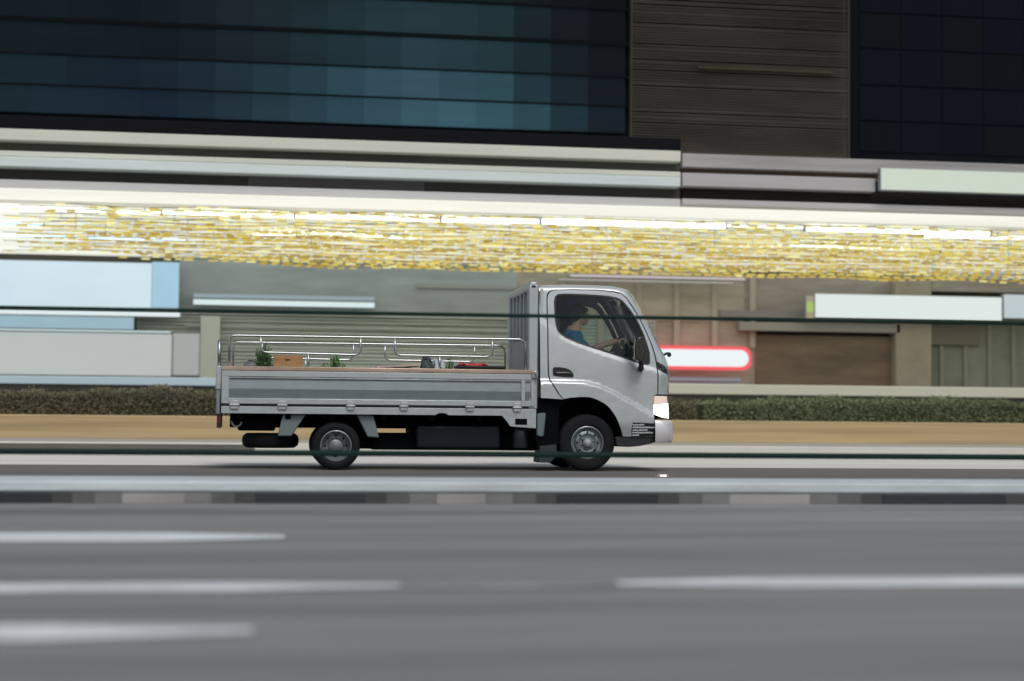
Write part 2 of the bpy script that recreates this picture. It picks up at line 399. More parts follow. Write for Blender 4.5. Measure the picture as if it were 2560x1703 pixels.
# rows of small white lettering (too blurred in the photograph to read)
tb = MB(); rng = random.Random(3)
rows = [(1060, 1583, 1611), (1066.5, 1583, 1634), (1073, 1583, 1618), (1079.5, 1583, 1630), (1086, 1583, 1597)]
for yb, xa, xb in rows:
    xx = xa
    while xx < xb:
        w = rng.uniform(2.2, 3.6); top = rng.choice((0, 0, 1.0))
        for k in range(2):
            p0 = q(xx+k*w*.55, yb+top); p1 = q(xx+k*w*.55+w*.28, yb+4.4)
            tb.box(p0[0], p1[0], YN+skin(*p0)-.0065, YN+skin(*p0)-.004, p1[1], p0[1])
        p0 = q(xx, yb+rng.uniform(.3, 3)); p1 = q(xx+w*.8, 0); tb.box(p0[0], p1[0], YN+skin(*p0)-.0066, YN+skin(*p0)-.004, p0[1]-.004, p0[1])
        xx += w+1.2
tb.build('lettering', mat('letter white', (.62, .66, .66), .6), vp)
headl = mat('headlamp lens', (.9, .9, .88), .1, emit=(1, .96, .92), es=3.0)
headl2 = mat('headlamp top', (.5, .4, .34), .15, emit=(1, .78, .66), es=.42)
lamp = panel('headlight', headl, ql([(1637, 1012), (1660, 1010), (1678, 1008), (1680, 1046), (1660, 1044), (1640, 1037), (1636, 1034)]), off=-.004, depth=.03)
panel('reflector', headl2, ql([(1638, 990), (1660, 990), (1677, 991), (1678, 1007), (1660, 1009), (1637, 1011)]), off=-.0035, depth=.03, parent=lamp)
# front of the cab: shell lofted across between the side rims
def shell(name, m, pts, bul=.09, crown=.03, n=14, off=0., org=None):
    v = []; f = []
    for (x, z) in pts:
        s0 = skin(x, z); 
        for k in range(n+1):
            t = k/n; y = YN+s0+(W-2*s0)*t; w = 1-(2*t-1)**2; w = w**.6
            v.append((x+bul*w*sm((x-q(1540, 700)[0])/.2)+off, y, z+crown*w*sm((z-1.7)/.3)))
    L = len(pts)
    f = [(i*(n+1)+k, i*(n+1)+k+1, (i+1)*(n+1)+k+1, (i+1)*(n+1)+k) for i in range(L-1) for k in range(n)]
    return MB().add(v, f).build(name, m, truck, smooth=50)
o_m = ql(outer)
shell('roof_panel', silver, o_m[2:11])
shell('windscreen', cabglass, o_m[10:17])
shell('front_panel', silver, o_m[16:21])
rb = q(1353, 995)
MB().box(rb[0], rb[0]+.03, YN+.09, YN+W-.09, rb[1], q(0, 722)[1] if False else q(1354, 716)[1]-.02).build('cab_rear_wall', silver, truck)
# lower front, black grille garnish, bumper
fx = q(1677, 1000)[0]
MB().box(fx-.10, fx+.0, YN+.12, YN+W-.12, q(1677, 1048)[1], q(1677, 985)[1]).build('grille', black_pl, truck, bevel=.02)
g0 = ql([(1643, 903), (1660, 912), (1670, 920), (1675, 929), (1676, 937), (1660, 930), (1644, 921)])
panel('cowl_trim', black_pl, g0, off=-.006, depth=.03)
cb = MB(); pa = P(1655, 915, YN+.02); 
for k in range(3):
    p0 = q(1655+k*4, 912+k*4); s_ = YN+skin(*p0)-.012
    cb.tube([(p0[0]-.02, s_, p0[1]), (p0[0]+.05, s_+.03, p0[1]-.012)], .004, 6)
cb.build('wiper_arm', chrome, truck)
bz0, bz1 = q(1660, 1107)[1], q(1660, 1051)[1]
def bumper_path(inset=0.):
    xr, xf = q(1637, 1080)[0], q(1681, 1080)[0]+.02; R = .16; pts = []
    y0, y1 = YN-.012+inset, YN+W+.012-inset; xf -= inset
    pts.append((xr, y0))
    for k in range(9):
        a = math.pi/2*k/8; pts.append((xf-R+R*math.sin(a), y0+R-R*math.cos(a)))
    for k in range(9):
        a = math.pi/2*k/8; pts.append((xf-R+R*math.cos(a), y1-R+R*math.sin(a)))
    pts.append((xr, y1)); return pts
bp_ = bumper_path(); v = []; f = []
prof = [(0, bz0), (-.012, bz0+.02), (-.018, (bz0+bz1)/2), (-.010, bz1-.03), (.01, bz1)]
cxm = q(1600, 1080)[0]
for (i_, z) in prof:
    for (x, y) in bumper_path(i_): v.append((x, y, z))
nb = len(bp_)
for i in range(len(prof)-1):
    for k in range(nb-1): f.append((i*nb+k, i*nb+k+1, (i+1)*nb+k+1, (i+1)*nb+k))
f.append(tuple((len(prof)-1)*nb+k for k in range(nb))); f.append(tuple(range(nb))[::-1])
MB().add(v, f).build('bumper', mat('bumper silver', (.56, .55, .56), .35, metal=.15, coat=.4), truck, smooth=35)
MB().prism(ql([(1545, 1117), (1540, 1094), (1556, 1091), (1640, 1092), (1640, 1106), (1628, 1110), (1600, 1116), (1575, 1118)]), YN+.05, YN+W-.05).build('front_valance', black_pl, truck, bevel=.012)
# interior bulk: arches, floor, engine box
ch = MB()
ch.prism(ql([(1346, 993), (1640, 990), (1640, 1050), (1560, 1060), (1535, 1030), (1500, 1000), (1425, 998), (1400, 1020), (1398, 1110), (1346, 1115)]), YN+.07, YN+.32)
ch.prism(ql([(1346, 990), (1660, 990), (1650, 1088), (1346, 1088)]), YN+.32, YN+W-.07)
ch.build('engine_bay', black_ch, truck)
# inner arch liner, a strip curved over the front wheel
al = []; 
for x, z in ql(arch_s): al.append((x, z))
v = []; n_ = len(al)
for x, z in al: v += [(x, YN-.005, z), (x-.0, YN+.3, z)]
MB().add(v, [(2*i, 2*i+1, 2*i+3, 2*i+2) for i in range(n_-1)]).build('arch_liner', black_ch, truck)
# mudguard behind the front wheel
MB().prism(ql([(1345, 996), (1408, 999), (1398, 1030), (1392, 1080), (1396, 1140), (1379, 1158), (1347, 1157), (1352, 1120), (1345, 1100)]), YN+.075, YN+.4).build('mudguard', mat('mudguard dark', (.02, .027, .03), .5), truck, bevel=.008)
MB().prism(ql([(1344, 1034), (1364, 1032), (1366, 1036), (1361, 1090), (1350, 1092), (1343, 1088)]), YN+.03, YN+.10).build('step_bracket', mat('blue grey plastic', (.12, .16, .17), .4), truck, bevel=.012)

# --- cab interior
dark_in = mat('cab trim', (.05, .053, .055), .7)
grey_in = mat('cab trim light', (.15, .165, .17), .65)
zf = q(1450, 985)[1]
MB().box(q(1356, 900)[0], q(1640, 900)[0], YN+.1, YN+W-.1, zf-.02, zf+.03).build('cab_floor', dark_in, truck)
hz = q(1400, 716)[1]
v = []
MB().prism(ql([(1358, 716), (1500, 717), (1548, 724), (1560, 735), (1540, 740), (1500, 737), (1375, 735), (1372, 790), (1358, 790)]), YN+.15, YN+W-.15).build('headliner', mat('liner dark', (.028, .03, .032), .8), truck)
MB().prism(ql([(1357, 770), (1368, 770), (1366, 985), (1357, 985)]), YN+.1, YN+W-.1).build('rear_trim', dark_in, truck)
a_, b_ = P(1362, 740, YN+W-.17), P(1447, 905, YN+W-.17)
MB().prism([(a_.x, a_.z), (b_.x, a_.z-.01), (b_.x+.03, a_.z-.18), (b_.x+.02, b_.z), (a_.x, b_.z)], YN+W-.19, YN+W-.14).build('quarter_trim', mat('quarter trim', (.025, .028, .03), .8), truck, bevel=.01)
# dashboard
MB().prism(ql([(1570, 893), (1590, 884), (1640, 884), (1662, 905), (1660, 985), (1590, 985), (1572, 940)]), YN+.16, YN+W-.12).build('dashboard', mat('dash grey', (.09, .095, .09), .6), truck, bevel=.03)
MB().prism(ql([(1575, 868), (1600, 866), (1612, 884), (1573, 888)]), YN+.35, YN+.72).build('instrument_hood', dark_in, truck, bevel=.02)
seatm = mat('seat cloth', (.035, .04, .042), .85)
for k, yc in enumerate((YN+.42, YN+1.2)):
    s_ = MB()
    s_.prism(ql([(1383, 840), (1400, 836), (1412, 850), (1428, 925), (1500, 935), (1500, 960), (1400, 965), (1390, 940)]), yc-.24, yc+.24)
    so = s_.build('seat', seatm, truck, bevel=.04, seg=3)
    MB().prism(ql([(1390, 790), (1406, 784), (1414, 800), (1410, 832), (1394, 836)]), yc-.13, yc+.13).build('headrest', seatm, so, bevel=.03, seg=3)
# steering wheel: torus tilted toward the driver
wc = P(1538, 874, YN+.42); Rw = .185
tilt = math.radians(32)
ax = Vector((-math.sin(math.radians(62)), 0, math.cos(math.radians(62))))  # wheel axis points back and up at the driver
e1 = Vector((0, 1, 0)); e2 = ax.cross(e1).normalized()
ring = [wc+Rw*(math.cos(2*math.pi*k/36)*e1+math.sin(2*math.pi*k/36)*e2) for k in range(37)]
sw = MB().tube(ring, .014, 10, cap=False).build('steering_wheel', mat('wheel rim dark', (.03, .04, .035), .5), truck, smooth=True)
m_ = MB(); 
for a in (90, 210, 330):
    r_ = math.radians(a); m_.tube([wc-ax*.03, wc+Rw*.97*(math.cos(r_)*e1+math.sin(r_)*e2)], .011, 8)
m_.ball(wc-ax*.02, .05, sc=(1, 1, .8)).tube([wc-ax*.03, wc-ax*.4], .03, 8)
m_.build('spokes', dark_in, sw, smooth=True)
# far A-pillar trim, interior mirror, far assist grip
MB().tube([P(1535, 745, YN+W-.16), P(1560, 790, YN+W-.14), P(1590, 850, YN+W-.13), P(1602, 890, YN+W-.13)], [.05, .045, .045, .05], 8).build('pillar_trim', grey_in, truck, smooth=True)
MB().tube(catmull([P(1524, 790, YN+W-.2), P(1519, 805, YN+W-.24), P(1524, 822, YN+W-.24), P(1534, 830, YN+W-.2)], 4), .012, 8).build('grab_handle', grey_in, truck, smooth=True)
im = MB().ball(P(1555, 763, YC), .05, sc=(.35, 1.9, .9)).build('interior_mirror', black_pl, truck, smooth=True)
# near door mirror
ym = YN-.16
mm = MB().prism(offs(ql([(1586, 850), (1592, 844), (1604, 842), (1611, 847), (1612, 880), (1608, 902), (1596, 904), (1585, 899), (1583, 875)], ym), 0), ym-.075, ym+.075)
mir = mm.build('door_mirror', mat('mirror black', (.010, .011, .012), .3, coat=.4), truck, bevel=.02, seg=3)
MB().prism(ql([(1584.5, 851), (1586, 851), (1585, 895), (1582.5, 893), (1582, 872)], ym), ym-.055, ym+.055).build('mirror_glass', mat('mirror glass', (.5, .56, .55), .05, metal=1), mir)
MB().tube([P(1600, 900, ym), P(1603, 912, YN-.1), P(1602, 922, YN-.03), P(1602, 927, YN+.06)], [.02, .028, .03, .022], 10).ball(P(1602, 921, YN-.04), .036).build('mirror_bracket', black_pl, mir, smooth=True)
# far mirror arm poking out ahead of the windscreen
MB().tube([P(1650, 893, YN+W), P(1666, 884, YN+W+.05), P(1674, 884, YN+W+.1)], .016, 8).ball(P(1673, 887, YN+W+.12), .05, sc=(.5, .8, .6)).build('door_mirror', black_pl, truck, smooth=True)

# --- wheels
def wheel(cx, cz, R, yo, width, rimr, dish, front):
    c = Vector((cx, yo, cz))
    w = bpy.data.objects.new('wheel', None); link(w, truck, c)
    t = MB().lathe([(rimr, .012), (rimr+.012, .0), (rimr+.03, -.004), (R-.05, -.004), (R-.02, .008), (R-.006, .022), (R, .04), (R, width-.04), (R-.02, width-.01), (rimr, width-.01), (rimr, .012)], c, 56)
    for k in range(5):
        rr = R-.001; h = .045+k*(width-.09)/4
    ty = t.build('tyre', rubber, w, smooth=35)
    for k in range(0):
        a = 2*math.pi*k/60
        for h in (.03, width-.06):
            d = Vector((math.cos(a), 0, math.sin(a))); e = Vector((-math.sin(a), 0, math.cos(a)))
            p_ = c+Vector((0, h, 0))+d*(R-.004); q_ = [p_+e*s1*.008+Vector((0, s2*.022, 0))+d*s3*.006 for s3 in (0, 1) for s1, s2 in ((-1, -1), (1, -1), (1, 1), (-1, 1))]
            tr_.add(q_, [(0, 1, 2, 3), (4, 5, 6, 7), (0, 1, 5, 4), (1, 2, 6, 5), (2, 3, 7, 6), (3, 0, 4, 7)])
    if front:
        prof = [(rimr+.004, .004), (rimr-.006, -.002), (rimr-.014, .008), (rimr-.02, .05), (rimr-.04, .055), (rimr-.05, .02), (rimr-.075, .008), (rimr-.09, .016), (rimr-.1, .028), (.055, .03), (.05, .0), (.001, -.006)]
    else:
        prof = [(rimr+.004, .004), (rimr-.006, -.002), (rimr-.014, .008), (rimr-.022, .05), (rimr-.03, .09), (rimr-.055, .105), (rimr-.075, .10), (.085, .095), (.07, .085), (.066, .035), (.05, .028), (.001, .026)]
    rm = MB().lathe(prof, c, 48).build('rim', rimm, w, smooth=30)
    hb = MB()
    if front: hb.lathe([(.05, .0), (.048, -.022), (.03, -.04), (.001, -.045)], c, 24)
    else: hb.lathe([(.052, .03), (.05, .01), (.03, .0), (.001, -.002)], c, 24)
    hb.build('hub', mat('hub steel', (.36, .41, .42), .35, metal=.5) if front else mat('hub dull', (.13, .16, .16), .5, metal=.3), w, smooth=30)
    nb_ = MB(); hy = .028 if front else .095; hr_ = rimr-.112 if front else .098
    for k in range(6):
        a = 2*math.pi*k/6+.3; nb_.lathe([(.0105, hy), (.0105, hy-.02), (.001, hy-.022)], c+Vector((hr_*math.cos(a), 0, hr_*math.sin(a))), 6)
    nb_.build('wheel_nuts', mat('nut steel', (.2, .22, .22), .4, metal=.6), w)
    hl = MB(); 
    for k in range(8):
        a = 2*math.pi*k/8; rr_ = rimr-.062 if front else rimr-.05
        d = Vector((math.cos(a), 0, math.sin(a))); hh = .006 if front else .098
        hl.lathe([(.0115, hh-.002), (.001, hh-.003)], c+d*rr_, 10)
    hl.build('vent_holes', black_ch, w)
    return w
pf = P(1468, 1107, YN+.06); Rf = pf.z
wheel(pf.x, Rf, Rf, YN+.05, .19, .178, 0, True)
wheel(pf.x, Rf, Rf, YN+W-.05-.19, .19, .178, 0, True)
pr_ = P(840, 1115, YN+.05); Rr = pr_.z
for yo in (YN+.06, YN+.27, YN+W-.06-.18, YN+W-.27-.18): wheel(pr_.x, Rr, Rr, yo, .18, .165, 0, False)
MB().tube([(pr_.x, YN+.2, Rr), (pr_.x, YN+W-.2, Rr)], .05, 10).ball((pr_.x, YC, Rr), .14).build('rear_axle', black_ch, truck, smooth=True)

# --- cargo bed
def qb(px, py): return q(px, py, YN)
Lx, Rx = qb(553, 1000)[0], qb(1341, 1000)[0]
def zc(py): return P(947, py, YN).z          # heights read at the middle of the bed
z_top, z_cop, z_m1, z_in1, z_in0, z_r0, z_b1, z_b0 = zc(920), zc(931), zc(946), zc(950), zc(999), zc(1013), zc(1019), zc(1037)
def gate(yo, sgn):
    g = bpy.data.objects.new('side_gate', None); link(g, truck, ((Lx+Rx)/2, yo, (z_top+z_b0)/2))
    def bx(x0, x1, d0, d1, za, zb): y0, y1 = sorted((yo+sgn*d0, yo+sgn*d1)); return MB().box(x0, x1, y0, y1, za, zb)
    xi0, xi1 = qb(573, 970)[0], qb(1303, 970)[0]
    zmid = (z_in0+z_in1)/2-.004; e = lambda d: yo+sgn*d
    gp_ = MB(); xs_ = (Lx+.02, Rx-.06); sec = [(.045, z_in0-.01), (.022, z_in0-.01), (.004, zmid), (.022, z_in1+.01), (.045, z_in1+.01)]
    gp_.add([(x_, e(d_), z_) for x_ in xs_ for d_, z_ in sec], [(i, (i+1) % 5, (i+1) % 5+5, i+5) for i in range(5)]+[(0, 1, 2, 3, 4), (5, 6, 7, 8, 9)])
    gp_.build('gate_panel', silver_side, g)
    r = MB()
    for d0, za, zb in ((-.006, z_m1, z_cop), (0, z_in1, z_m1-.004), (-.002, z_r0, z_in0)):
        y0, y1 = sorted((yo+sgn*d0, yo+sgn*.045)); r.box(Lx+.005, Rx-.03, y0, y1, za, zb)
    r.build('gate_rails', silver_dim, g, bevel=.006)
    st_ = MB()
    for x0_, x1_ in ((Lx, xi0), (xi1, xi1+.045), (Rx-.062, Rx-.02)):
        y0, y1 = sorted((yo+sgn*-.004, yo+sgn*.05)); st_.box(x0_, x1_, y0, y1, z_r0, z_cop)
    st_.build('gate_posts', silver_dim, g, bevel=.006)
    y0, y1 = sorted((yo+sgn*-.010, yo+sgn*.05)); MB().box(Lx-.005, Rx-.02, y0, y1, z_cop+.002, z_top).build('top_edge', copper, g, bevel=.006)
    y0, y1 = sorted((yo+sgn*.02, yo+sgn*.05)); MB().box(Lx, Rx, y0, y1, z_b1-.002, z_r0+.002).build('gate_gap', black_pl, g)
    for a_, b__ in ((576, 596), (696, 716), (868, 885), (1001, 1018), (1166, 1183), (1284, 1301)):
        xa, xb = qb(a_, 1010)[0], qb(b__, 1010)[0]; m = MB()
        y0, y1 = sorted((yo+sgn*-.016, yo+sgn*.02)); m.box(xa, xb, y0, y1, z_b1-.03, z_r0+.035)
        m.tube([(xa-.012, yo-sgn*.018, z_r0-.012), (xb+.012, yo-sgn*.018, z_r0-.012)], .011, 8)
        m.build('hinge', silver_dim, g, bevel=.004)
    # corner latch
    m = MB(); y0, y1 = sorted((yo+sgn*-.03, yo+sgn*.02)); m.box(Rx-.055, Rx+.012, y0, y1, z_top-.09, z_top-.015).tube([(Rx-.04, yo-sgn*.035, z_top-.02), (Rx-.01, yo-sgn*.04, z_top-.05), (Rx-.005, yo-sgn*.035, z_top-.10)], .01, 8)
    m.build('latch', chrome, g, bevel=.005)
    return g
gate(YN, 1); gate(YN+W, -1)
MB().prism([(Lx-.0, z_b0), (Lx, z_b1), (Rx, z_b1), (Rx, zc(1066)-.01), (qb(1258+18, 1060)[0], zc(1064)), (qb(1262, 1040)[0]+.02, zc(1050)), (qb(1255, 1040)[0], z_b0), (qb(1122, 1037)[0], z_b0), (qb(1113, 1034)[0], z_b0+.022), (qb(1098, 1034)[0], z_b0+.022), (qb(1088, 1037)[0], z_b0)], YN+.005, YN+.03).build('bed_skirt', silver_dim, truck, bevel=.004)
MB().box(Lx, Rx, YN+W-.03, YN+W-.005, z_b0, z_b1).build('bed_skirt', silver_dim, truck, bevel=.004)
xa, xb = qb(1288, 1050)[0], qb(1318, 1050)[0]
MB().box(xa, xb, YN+.001, YN+.012, zc(1058)-.005, zc(1042)-.008).build('bracket_recess', black_ch, truck, bevel=.003)
MB().box(Lx, Rx, YN+.045, YN+W-.045, z_b1-.03, z_b1+.03).build('bed_floor', mat('bed boards', (.16, .14, .12), .8, var=.3, vs=(1, 8, 1)), truck)
z_bed = z_b1+.03
tg = MB().box(Lx-.055, Lx-.012, YN-.002, YN+W+.002, z_b0-.01, z_top-.01)
tgo = tg.build('tailgate', silver_side, truck, bevel=.008)
MB().box(Lx-.06, Lx-.006, YN-.012, YN+.03, z_top-.25, z_top+.0).build('corner_post', silver_dim, tgo, bevel=.008)
# front guard (headboard) standing behind the cab
gx0 = qb(1322, 900)[0]; gx1 = qb(1345, 900)[0]; gz1 = qb(1334, 704)[1]
gf = bpy.data.objects.new('guard_frame', None); link(gf, truck, (gx0, YC, z_top))
yl, yr = YN+.015, YN+W-.015
for ya, yb in ((yl, yl+.07), (yr-.07, yr)): MB().box(gx0, gx1, ya, yb, z_b1, gz1-.03).build('guard_post', silver_dim, gf, bevel=.014, seg=3)
MB().box(gx0+.01, gx1-.01, yl, yr, gz1-.085, gz1).build('top_bar', silver_dim, gf, bevel=.02, seg=3)
for k in range(1, 6):
    yk = yl+(yr-yl)*k/6; MB().box(gx0+.02, gx1-.02, yk-.022, yk+.022, qb(0, 850)[1]*0+P(1334, 846, YN).z, gz1-.08).build('guard_bar', silver_dim, gf, bevel=.006)
MB().box(gx0+.03, gx1-.03, yl+.06, yr-.06, z_bed, P(1334, 846, YN).z).build('guard_panel', mat('guard panel grey', (.30, .32, .31), .5, metal=.2), gf, bevel=.006)
MB().box(gx1-.005, gx1+.03, YN+.1, YN+W-.1, z_b0, gz1-.1).build('guard_stay', mat('dark teal pipe', (.05, .075, .08), .4), gf)  # stay in one even dark teal
# hoop rails over each side
def hoop_rail(y):
    h = bpy.data.objects.new('hoop_rail', None); link(h, truck, ((Lx+Rx)/2, y, z_top))
    r = .0125
    def pt(px, py): p = qb(px, py); return Vector((p[0], y, p[1]))
    def up(lst, n=6): return [pt(p.x, p.y) for p in catmull(lst, n)]
    path = [pt(573, 925)]+up([(573, 862), (574, 848), (579, 840), (590, 838.5)], 4)+[pt(940, 843.5)]+up([(1288, 848), (1302, 849), (1312, 856), (1315, 870)], 4)+[pt(1315, 930)]
    MB().tube(path, r, 10).build('top_tube', chrome, h, smooth=True)
    for xa, xb, yt, yb_, s in ((652, 902, 839, 881, 6), (988, 1232, 845, 888, 4)):
        pth = [pt(xa, yt)]+up([(xa, yb_-18), (xa+2, yb_-8), (xa+10, yb_-1), (xa+24, yb_)], 4)+up([(xb-24, yb_+s), (xb-10, yb_+s-1), (xb-2, yb_+s-8), (xb, yb_+s-18)], 4)+[pt(xb, yt+3)]
        MB().tube(pth, r*.95, 10).build('drop_bar', chrome, h, smooth=True)
        xm = (xa+xb)/2+(-6 if xa < 800 else -10)
        MB().tube([pt(xm, yb_+2), pt(xm, 925)], r*.9, 10).build('stanchion', chrome, h, smooth=True)
    return h
hoop_rail(YN+.03); hoop_rail(YN+W-.03)
MB().tube([(Lx-.03, YN+.03, z_top-.01), (Lx-.03, YN+.03, P(553, 850, YN).z)], .018, 10).build('rear_post', chrome, truck, smooth=True)
# --- chassis and underbody
c_ = MB()
for yk in (YN+.42, YN+W-.5): c_.box(qb(590, 0)[0], qb(1400, 0)[0], yk, yk+.08, zc(1072), z_b0+.01)
for px_ in (600, 720, 830, 960, 1080, 1200, 1320): xx = qb(px_, 1040)[0]; c_.box(xx-.03, xx+.03, YN+.05, YN+W-.05, zc(1050), z_b1-.03)
c_.build('chassis_frame', black_ch, truck, bevel=.005)
MB().box(Lx+.13, Rx-.01, YN+.12, YN+W-.12, zc(1044), z_b1-.03).build('bed_bearers', black_ch, truck)
MB().box(qb(886, 0)[0], qb(950, 0)[0], YN+.36, YN+.62, zc(1124), zc(1045)).box(qb(948, 0)[0], qb(1400, 0)[0], YN+.3, YN+.7, zc(1126), zc(1083)).box(qb(1050, 0)[0], qb(1400, 0)[0], YN+.36, YN+W-.4, zc(1126), zc(1040)).box(qb(948, 0)[0], qb(1060, 0)[0], YN+.32, YN+.5, zc(1071), zc(1040)).build('driveline', black_ch, truck, bevel=.01)
MB().box(qb(1057, 0)[0], qb(1266, 0)[0], YN+.14, YN+.5, zc(1122), zc(1062)).build('fuel_tank', mat('tank black', (.005, .008, .012), .5, spec=.2), truck, bevel=.03, seg=3)
MB().lathe([(.001, -.115), (.082, -.115), (.09, -.10), (.09, .10), (.082, .115), (.001, .115)], P(1300, 1094, YN+.2), 24, 'Z').build('air_tank', mat('tank sheen', (.03, .045, .05), .25, metal=.5), truck, smooth=35)
MB().lathe([(.14, -.07), (.26, -.08), (.30, -.05), (.31, 0), (.30, .05), (.26, .08), (.14, .07), (.14, -.07)], P(676, 1101, YN+.55), 36, 'Z').build('spare_wheel', rubber, truck, smooth=True)
MB().box(qb(611, 0)[0], qb(705, 0)[0], YN+.25, YN+.8, zc(1080), zc(1045)).build('spare_carrier', black_ch, truck, bevel=.02)
tl = MB().box(qb(560, 0)[0], qb(572, 0)[0], YN+.03, YN+.30, zc(1073), zc(1036)).build('tail_light', black_pl, truck, bevel=.01)
MB().box(qb(561, 0)[0], qb(567, 0)[0], YN+.027, YN+.032, zc(1060), zc(1042)).build('red_lens', mat('red lens', (.12, .01, .01), .3), tl)
MB().tube(catmull([P(578, 1052, YN+.2), P(583, 1062, YN+.2), P(590, 1066, YN+.2), P(600, 1063, YN+.2), P(604, 1055, YN+.2)], 4), .010, 8).build('tow_hook', chrome, truck, smooth=True)
mg = mat('mudguard grey', (.13, .165, .17), .45)
for pts in ([(707, 1036), (765, 1036), (729, 1091), (694, 1091)], [(893, 1037), (934, 1038), (949, 1094.5), (920, 1093)]):
    MB().prism(ql(pts), YN+.06, YN+.36).build('mud_flap', mg, truck, bevel=.012)

# ------------------------------------------------------------------ driver
skin_m = mat('skin', (.62, .40, .27), .55)
def remesh(name, blobs, m, parent, vox, smooth_it=4):
    "blobs: chains of (point, radius); one continuous surface grown round them"
    b = MB()
    for ch_ in blobs:
        for (p0, r0), (p1, r1) in zip(ch_, ch_[1:]):
            L = (p1-p0).length; n = max(1, int(L/(min(r0, r1)*.35)))
            for k in range(n+1):
                t = k/n; b.ball(p0.lerp(p1, t), r0+(r1-r0)*t, 10, 7)
        if len(ch_) == 1: b.ball(ch_[0][0], ch_[0][1], 16, 12, ch_[0][2] if len(ch_[0]) > 2 else (1, 1, 1))
    tmp = b.build(name, m, None)
    md = tmp.modifiers.new('r', 'REMESH'); md.mode = 'VOXEL'; md.voxel_size = vox
    ms = tmp.modifiers.new('s', 'SMOOTH'); ms.iterations = smooth_it
    dg = bpy.context.evaluated_depsgraph_get(); me = bpy.data.meshes.new_from_object(tmp.evaluated_get(dg)); me.name = name
    for p_ in me.polygons: p_.use_smooth = True
    og = _org.pop(tmp); bpy.data.objects.remove(tmp)
    if not me.materials: me.materials.append(m)
    o = bpy.data.objects.new(name, me); link(o, parent, og); return o
YD = YN+.42
def D(px, py, dy=0.): return P(px, py, YD+dy)
hd = D(1450, 789)
body = []
body.append([(hd+Vector((-.005, 0, .03)), .088, (1.05, .86, 1.05))]); body.append([(hd+Vector((.02, 0, -.03)), .072, (1, .85, 1.15))])
body.append([(hd+Vector((.050, 0, -.075)), .038, (1.1, .9, .8))])                       # chin
body.append([(hd+Vector((.088, 0, -.012)), .012), (hd+Vector((.103, 0, -.03)), .015)])    # nose
body.append([(hd+Vector((.082, 0, -.055)), .013, (1, 1.8, .6))]); body.append([(hd+Vector((.080, 0, -.068)), .012, (1, 1.6, .6))])
body.append([(hd+Vector((.080, 0, .012)), .016, (1, 2.6, .6))])                       # brow
for s in (-1, 1): body.append([(hd+Vector((-.002, s*.078, -.012)), .022, (.75, .35, 1.3))])   # ears
nk = D(1440, 824); chest = D(1428, 862); hip = D(1425, 925)
body.append([(hd+Vector((-.03, 0, -.06)), .055), (nk, .066), (D(1433, 834), .098)])
body.append([(D(1432, 850), .11), (chest, .125), (D(1422, 895), .12), (hip, .135)])
for s in (-1, 1):
    sh = D(1436, 846, s*.17); el = D(1474, 879, s*.20); wr = D(1510, 862, s*.16)
    body.append([(chest+Vector((0, s*.06, .04)), .09), (sh, .062)])
    body.append([(sh, .062), (el, .050)]); body.append([(el, .050), (el.lerp(wr, .35), .048), (wr, .032)])
    hip_s = D(1430, 928, s*.09); kn = D(1520, 921, s*.12); an = D(1548, 985, s*.1)
    body.append([(hip_s, .10), (kn, .068)]); body.append([(kn, .062), (an, .042)]); body.append([(an, .042), (an+Vector((.14, 0, -.02)), .03)])
    # hand gripping the rim
    ang = math.radians(90 if s > 0 else 90); th = math.radians(28 if s > 0 else 150)
    gp = wc+Rw*(math.cos(th)*e1+math.sin(th)*e2)
    if gp.z < wc.z: gp = wc+Rw*(math.cos(th)*e1-math.sin(th)*e2)
    palm = wr.lerp(gp, .62)+Vector((0, 0, .012))
    body.append([(wr, .032), (palm, .034)]); body.append([(palm+Vector((0, -.022, 0)), .020), (palm+Vector((0, .022, 0)), .020)])
    for k in range(4):
        oy = (k-1.5)*.021; ln = (1, 1.1, 1.05, .85)[k]
        a0 = palm+Vector((.015, oy, .008)); a1 = gp+Vector((.002, oy, .030))*1; a2 = gp+Vector((.034*ln, oy, .010)); a3 = gp+Vector((.026*ln, oy, -.022))
        body.append([(a0, .0105), (a1, .0098)]); body.append([(a1, .0098), (a2, .009)]); body.append([(a2, .009), (a3, .008)])
    body.append([(palm+Vector((0, -s*.028, 0)), .012), (palm+Vector((.025, -s*.046, -.012)), .0105), (gp+Vector((-.012, -s*.034, -.024)), .009)])
driver = remesh('person', body, skin_m, None, .0062, 3)
tag(driver, 'driver in a blue short sleeved shirt holding the steering wheel inside the truck cab', 'person')
shirt = [[(D(1432, 844), .122), (chest, .138), (D(1422, 895), .132), (hip, .145)]]
for s in (-1, 1):
    sh = D(1436, 846, s*.17); el = D(1474, 879, s*.20)
    shirt.append([(chest+Vector((0, s*.05, .045)), .096), (sh, .070)]); shirt.append([(sh, .070), (sh.lerp(el, .72), .058)])
remesh('shirt', shirt, mat('blue shirt', (.02, .22, .38), .8), driver, .012, 3)
tr_ = [[(hip, .15)]*2]
for s in (-1, 1):
    hip_s = D(1430, 928, s*.09); kn = D(1520, 921, s*.12); an = D(1548, 985, s*.1)
    tr_.append([(hip_s, .108), (kn, .076), (an, .055)])
remesh('trousers', tr_, mat('dark trousers', (.02, .022, .03), .85), driver, .014, 3)
hair = [[(hd+Vector((-.018, 0, .036)), .094, (1.08, .92, .95))], [(hd+Vector((-.055, 0, -.01)), .07, (.8, 1.1, 1.2))], [(hd+Vector((.045, 0, .062)), .046, (1.1, 1.4, .7))]]
hair += [[(hd+Vector((-.02, s*.066, .02)), .03, (1.2, .5, 1.4))] for s in (-1, 1)]
remesh('hair', hair, mat('black hair', (.008, .007, .007), .55), driver, .007, 1)
ey = MB()
for s in (-1, 1): ey.ball(hd+Vector((.078, s*.032, -.004)), .010, 10, 8)
